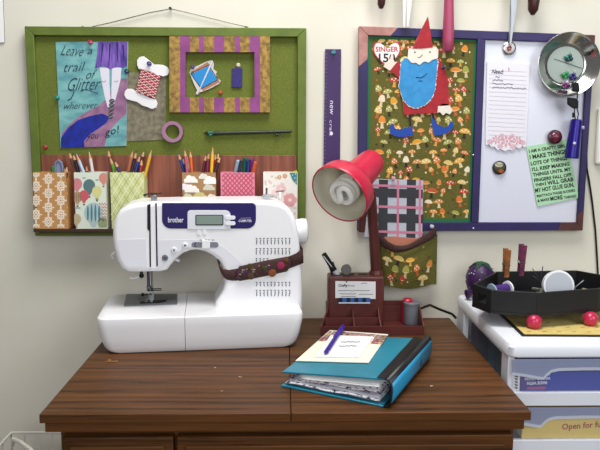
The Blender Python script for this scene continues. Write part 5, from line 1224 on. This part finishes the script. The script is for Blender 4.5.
o = at(558.6, 279, -.215); ax_ = V((-.06, -1, .22)).normalized(); R_ = .031; o.z = fz+R_*.985+.0022
b = MB(); b.lathe(o, ax_, [(-.012, R_*.94), (-.011, R_*.97), (.002, R_*.97), (.003, R_), (.0045, R_), (.005, R_*.93)], P('#e9eaee', .3), 40); b.build('tin_body', t)
b = MB(); b.lathe(o+ax_*.005, ax_, [(0, R_*.88), (.0006, R_*.86), (.0007, .0002)], P('#c4c8cf', .4), 36, cap=False); b.build('lid_face', t)
rg = random.Random(12)
t = thing('wire_pins', 'dark wire pins sticking up left of the round tin in the tray', 'pins', onz(540, 292, fz))
for a_, e_ in (((532.5, 268.4), (542, 284)), ((542.8, 266.4), (540.4, 284)), ((533, 276), (542, 283))):
    b = MB(); b.tube([at(*a_, -.19), at(*e_, -.195), V((at(*e_, -.195).x, -.195, fz+.001))], .0009, DARKMETAL, 6); b.build('wire', t)
t = thing('wire_pins', 'silver wire pins sticking out right of the round tin in the tray', 'pins', onz(578, 292, fz))
for a_, e_ in (((583.6, 280.2), (575.4, 287)), ((585, 289.2), (576, 290))):
    b = MB(); b.tube([at(*a_, -.19), at(*e_, -.195), V((at(*e_, -.195).x, -.195, fz+.001))], .0009, BRUSHED, 6); b.build('wire', t)
p = V((.535, -.205, fz)); b = MB()
p = V((at(537, 289, -.2).x, -.2, fz))
for i in range(9):
    a = i*.7; b.tube([p+V((math.cos(a+k*.35)*(.014-.0007*i), math.sin(a+k*.35)*.012, .003+.0022*i+.0006*math.sin(k))) for k in range(10)], .0022, M('grey_lace', '#85877c', .9), 6)
tag(b.build('lace_coil', loc=p), 'grey-green coil of lace left of the round tin in the tray', 'lace')
p = at(588.5, 289, -.19); b = MB(); b.obox((p.x, -.19, fz+.0155), (.011, .004, -.003), (-.002, .006, 0), (.0008, 0, .003), P('#d6ceb4', .6)); b.box(p.x-.012, p.x+.012, -.198, -.182, fz, fz+.011, P('#3a3a40'))
tag(b.build('eraser', loc=(p.x, -.19, fz)), 'beige eraser on a dark block at the right of the tray', 'eraser')
# aubergine pincushion
p = at(480.5, 278, -.055); t = thing('tomato_pincushion', 'purple tomato pincushion with green felt top behind the tray', 'pincushion', (p.x, -.055, cz))
b = MB(); n = 32; rows = []; PC = M('purple_satin', '#4f2366', .5, var='#43195a', scale=30); R_ = .0335; zc_ = cz+.041
for i in range(13):
    th = math.pi*(.03+.94*i/12); row = []
    for k in range(n):
        ph = 2*math.pi*k/n; m_ = 1-.05*abs(math.cos(3*ph))**6*math.sin(th); row.append(V((p.x+R_*math.sin(th)*math.cos(ph)*m_, -.055+R_*math.sin(th)*math.sin(ph)*m_, zc_+.040*math.cos(th))))
    rows.append(row)
vr = b.grid(rows, PC, True); b.capf(vr[0], PC); b.capf(vr[-1], PC); b.build('cushion', t, sharp=80)
b = MB(); GF = M('green_felt', '#2c6a34', .9, bump=.3, scale=200); c_ = b.bm.verts.new(V((p.x, -.055, zc_+.042))); ring = []
for k in range(20):
    r = .027 if k % 4 == 0 else .012 if k % 4 == 2 else .018; ph = 2*math.pi*k/20+.3; zz = .040*math.sqrt(1-min(.9, (r/R_)**2))+.002; ring.append(b.bm.verts.new(V((p.x+r*math.cos(ph), -.055+r*math.sin(ph), zc_+zz))))
mi = b.mi(GF)
for k in range(20): b.bm.faces.new((c_, ring[k], ring[(k+1) % 20])).material_index = mi
b.build('felt_leaves', t, solid=.0016, normals=False)
rg = random.Random(15)
for i in range(16):
    ph = rg.uniform(math.pi*.95, math.pi*2.05); th = rg.uniform(.5, 1.45); d = V((math.sin(th)*math.cos(ph), math.sin(th)*math.sin(ph), .8*math.cos(th))); o = V((p.x, -.055, zc_))
    b = MB(); b.tube([o+d*R_*.96, o+d*(R_+.007)], .0006, STEEL, 5); b.ball(o+d*(R_+.008), .0014, P(rg.choice(('#d8d4cc', '#c8b8d0', '#3a8a4a', '#e2e0dc')), .3), 8, 6); b.build('pin', t)
b = MB(); b.tube([V((p.x-.026, -.07, zc_-.012)), V((p.x-.036, -.078, zc_-.018)), V((p.x-.037, -.08, zc_-.024))], .001, GF, 6)
b.lathe(V((p.x-.033, -.082, zc_-.016)), (-.12, -.1, -1), [(0, .004), (.003, .0095), (.011, .0085), (.02, .004), (.0235, .0008)], PC, 16); b.build('emery_strawberry', t)

# ------------------------------------------------------------------ wire basket beside the cabinet
x0, x1, y0, y1, z1 = -.69, -.405, -.42, -.10, .5145
xr = at(11, 433.6, -.10).x
x0 = xr
t = thing('wire_basket', 'white wire basket on the floor left of the wooden cabinet', 'basket', ((x0+x1)/2, (y0+y1)/2, 0))
WW = M('white_coated_wire', '#e2e0da', .4); b = MB()
b.tube([V((x0, y0, z1)), V((x1, y0, z1)), V((x1, y1, z1)), V((x0, y1, z1))], .0028, WW, 8, closed=True)
b.build('rim', t)
b = MB()
for z in (.003, .09, .18, .27, .36, .45): b.tube([V((x0, y0, z)), V((x1, y0, z)), V((x1, y1, z)), V((x0, y1, z))], .0017, WW, 6, closed=True)
n = 7
for k in range(n+1):
    x = lerp(x0, x1, k/n); y = lerp(y0, y1, k/n)
    for q in ((x, y0), (x, y1)): b.tube([V((*q, .003)), V((*q, z1))], .0015, WW, 6)
    for q in ((x0, y), (x1, y)): b.tube([V((*q, .003)), V((*q, z1))], .0015, WW, 6)
    b.tube([V((x, y0, .003)), V((x, y1, .003))], .0015, WW, 6)
b.build('wire_grid', t)
b = MB(); b.tube([at(13, 439, -.16)+V((0, 0, 0)), at(20, 442, -.2), at(31, 450, -.27), at(34, 456, -.3)], .0045, WW, 8); b.tube([at(13, 439, -.16), at(12, 446, -.16)], .0045, WW, 8); b.build('carry_handle', t)
b = MB(); b.box(x0+.006, x1-.006, y0+.006, y1-.006, .006, .43, M('grey_stored_cloth', '#6b6862', .9, var='#4b4844', scale=30, bump=.4)); tag(b.build('folded_cloth', loc=((x0+x1)/2, (y0+y1)/2, .006)), 'grey cloth filling the white wire basket', 'cloth')
p = V((x0+.06, -.2, .4305)); b = MB(); b.ball(p+V((0, 0, .032)), (.05, .045, .032), M('magenta_yarn', '#b02a62', .9, var='#6a1c40', scale=60, bump=.5), 20, 12); tag(b.build('yarn_ball', loc=p), 'magenta yarn ball at the left of the wire basket', 'yarn')
p = V((x0+.13, -.21, .4305)); b = MB(); b.ball(p+V((.02, 0, .022)), (.03, .05, .022), M('black_yarn', '#1a1718', .9, var='#0e0c0d', scale=60, bump=.5), 20, 12); tag(b.build('yarn_ball', loc=p), 'black yarn ball beside the magenta one in the wire basket', 'yarn')
p = V((x1-.035, -.36, .4305)); b = MB(); b.ball(p+V((0, 0, .052)), (.026, .03, .052), M('rust_yarn', '#b0562e', .9, var='#8a3f22', scale=60, bump=.5), 20, 12); tag(b.build('yarn_ball', loc=p), 'rust orange yarn skein in the basket against the wooden cabinet', 'yarn')

# ------------------------------------------------------------------ light
wd = bpy.data.worlds.new('room_light'); SC.world = wd; wd.use_nodes = True
wd.node_tree.nodes['Background'].inputs[0].default_value = lin('#f4f3f2'); wd.node_tree.nodes['Background'].inputs[1].default_value = WORLD_S
def area(name, loc, aim, sx, sy, e, col):
    l = bpy.data.lights.new(name, 'AREA'); l.shape = 'RECTANGLE'; l.size = sx; l.size_y = sy; l.energy = e; l.color = col
    o = bpy.data.objects.new(name, l); COL.objects.link(o); o.location = loc; o.rotation_euler = (V(aim)-V(loc)).to_track_quat('-Z', 'Y').to_euler(); return o
area('front_fill', (-.5, -3.6, 1.7), (0, 0, 1.05), 1.6, 1.2, FRONT, (.97, .98, 1))  # fill lamp added behind the camera to brighten front faces, not a known window
area('ceiling_light', (.15, -.62, 2.42), (.0, -.22, 1.0), .9, .6, KEY, (1, .985, .955))
area('window_light', (1.5, -2.2, 1.9), (-.05, -.1, 1.0), 1.2, 1.4, WIN, (.92, .96, 1))
vs = SC.view_settings; vs.view_transform = 'Standard'; vs.look = 'None'; vs.gamma = 1; vs.use_curve_mapping = False; vs.exposure = EXPO
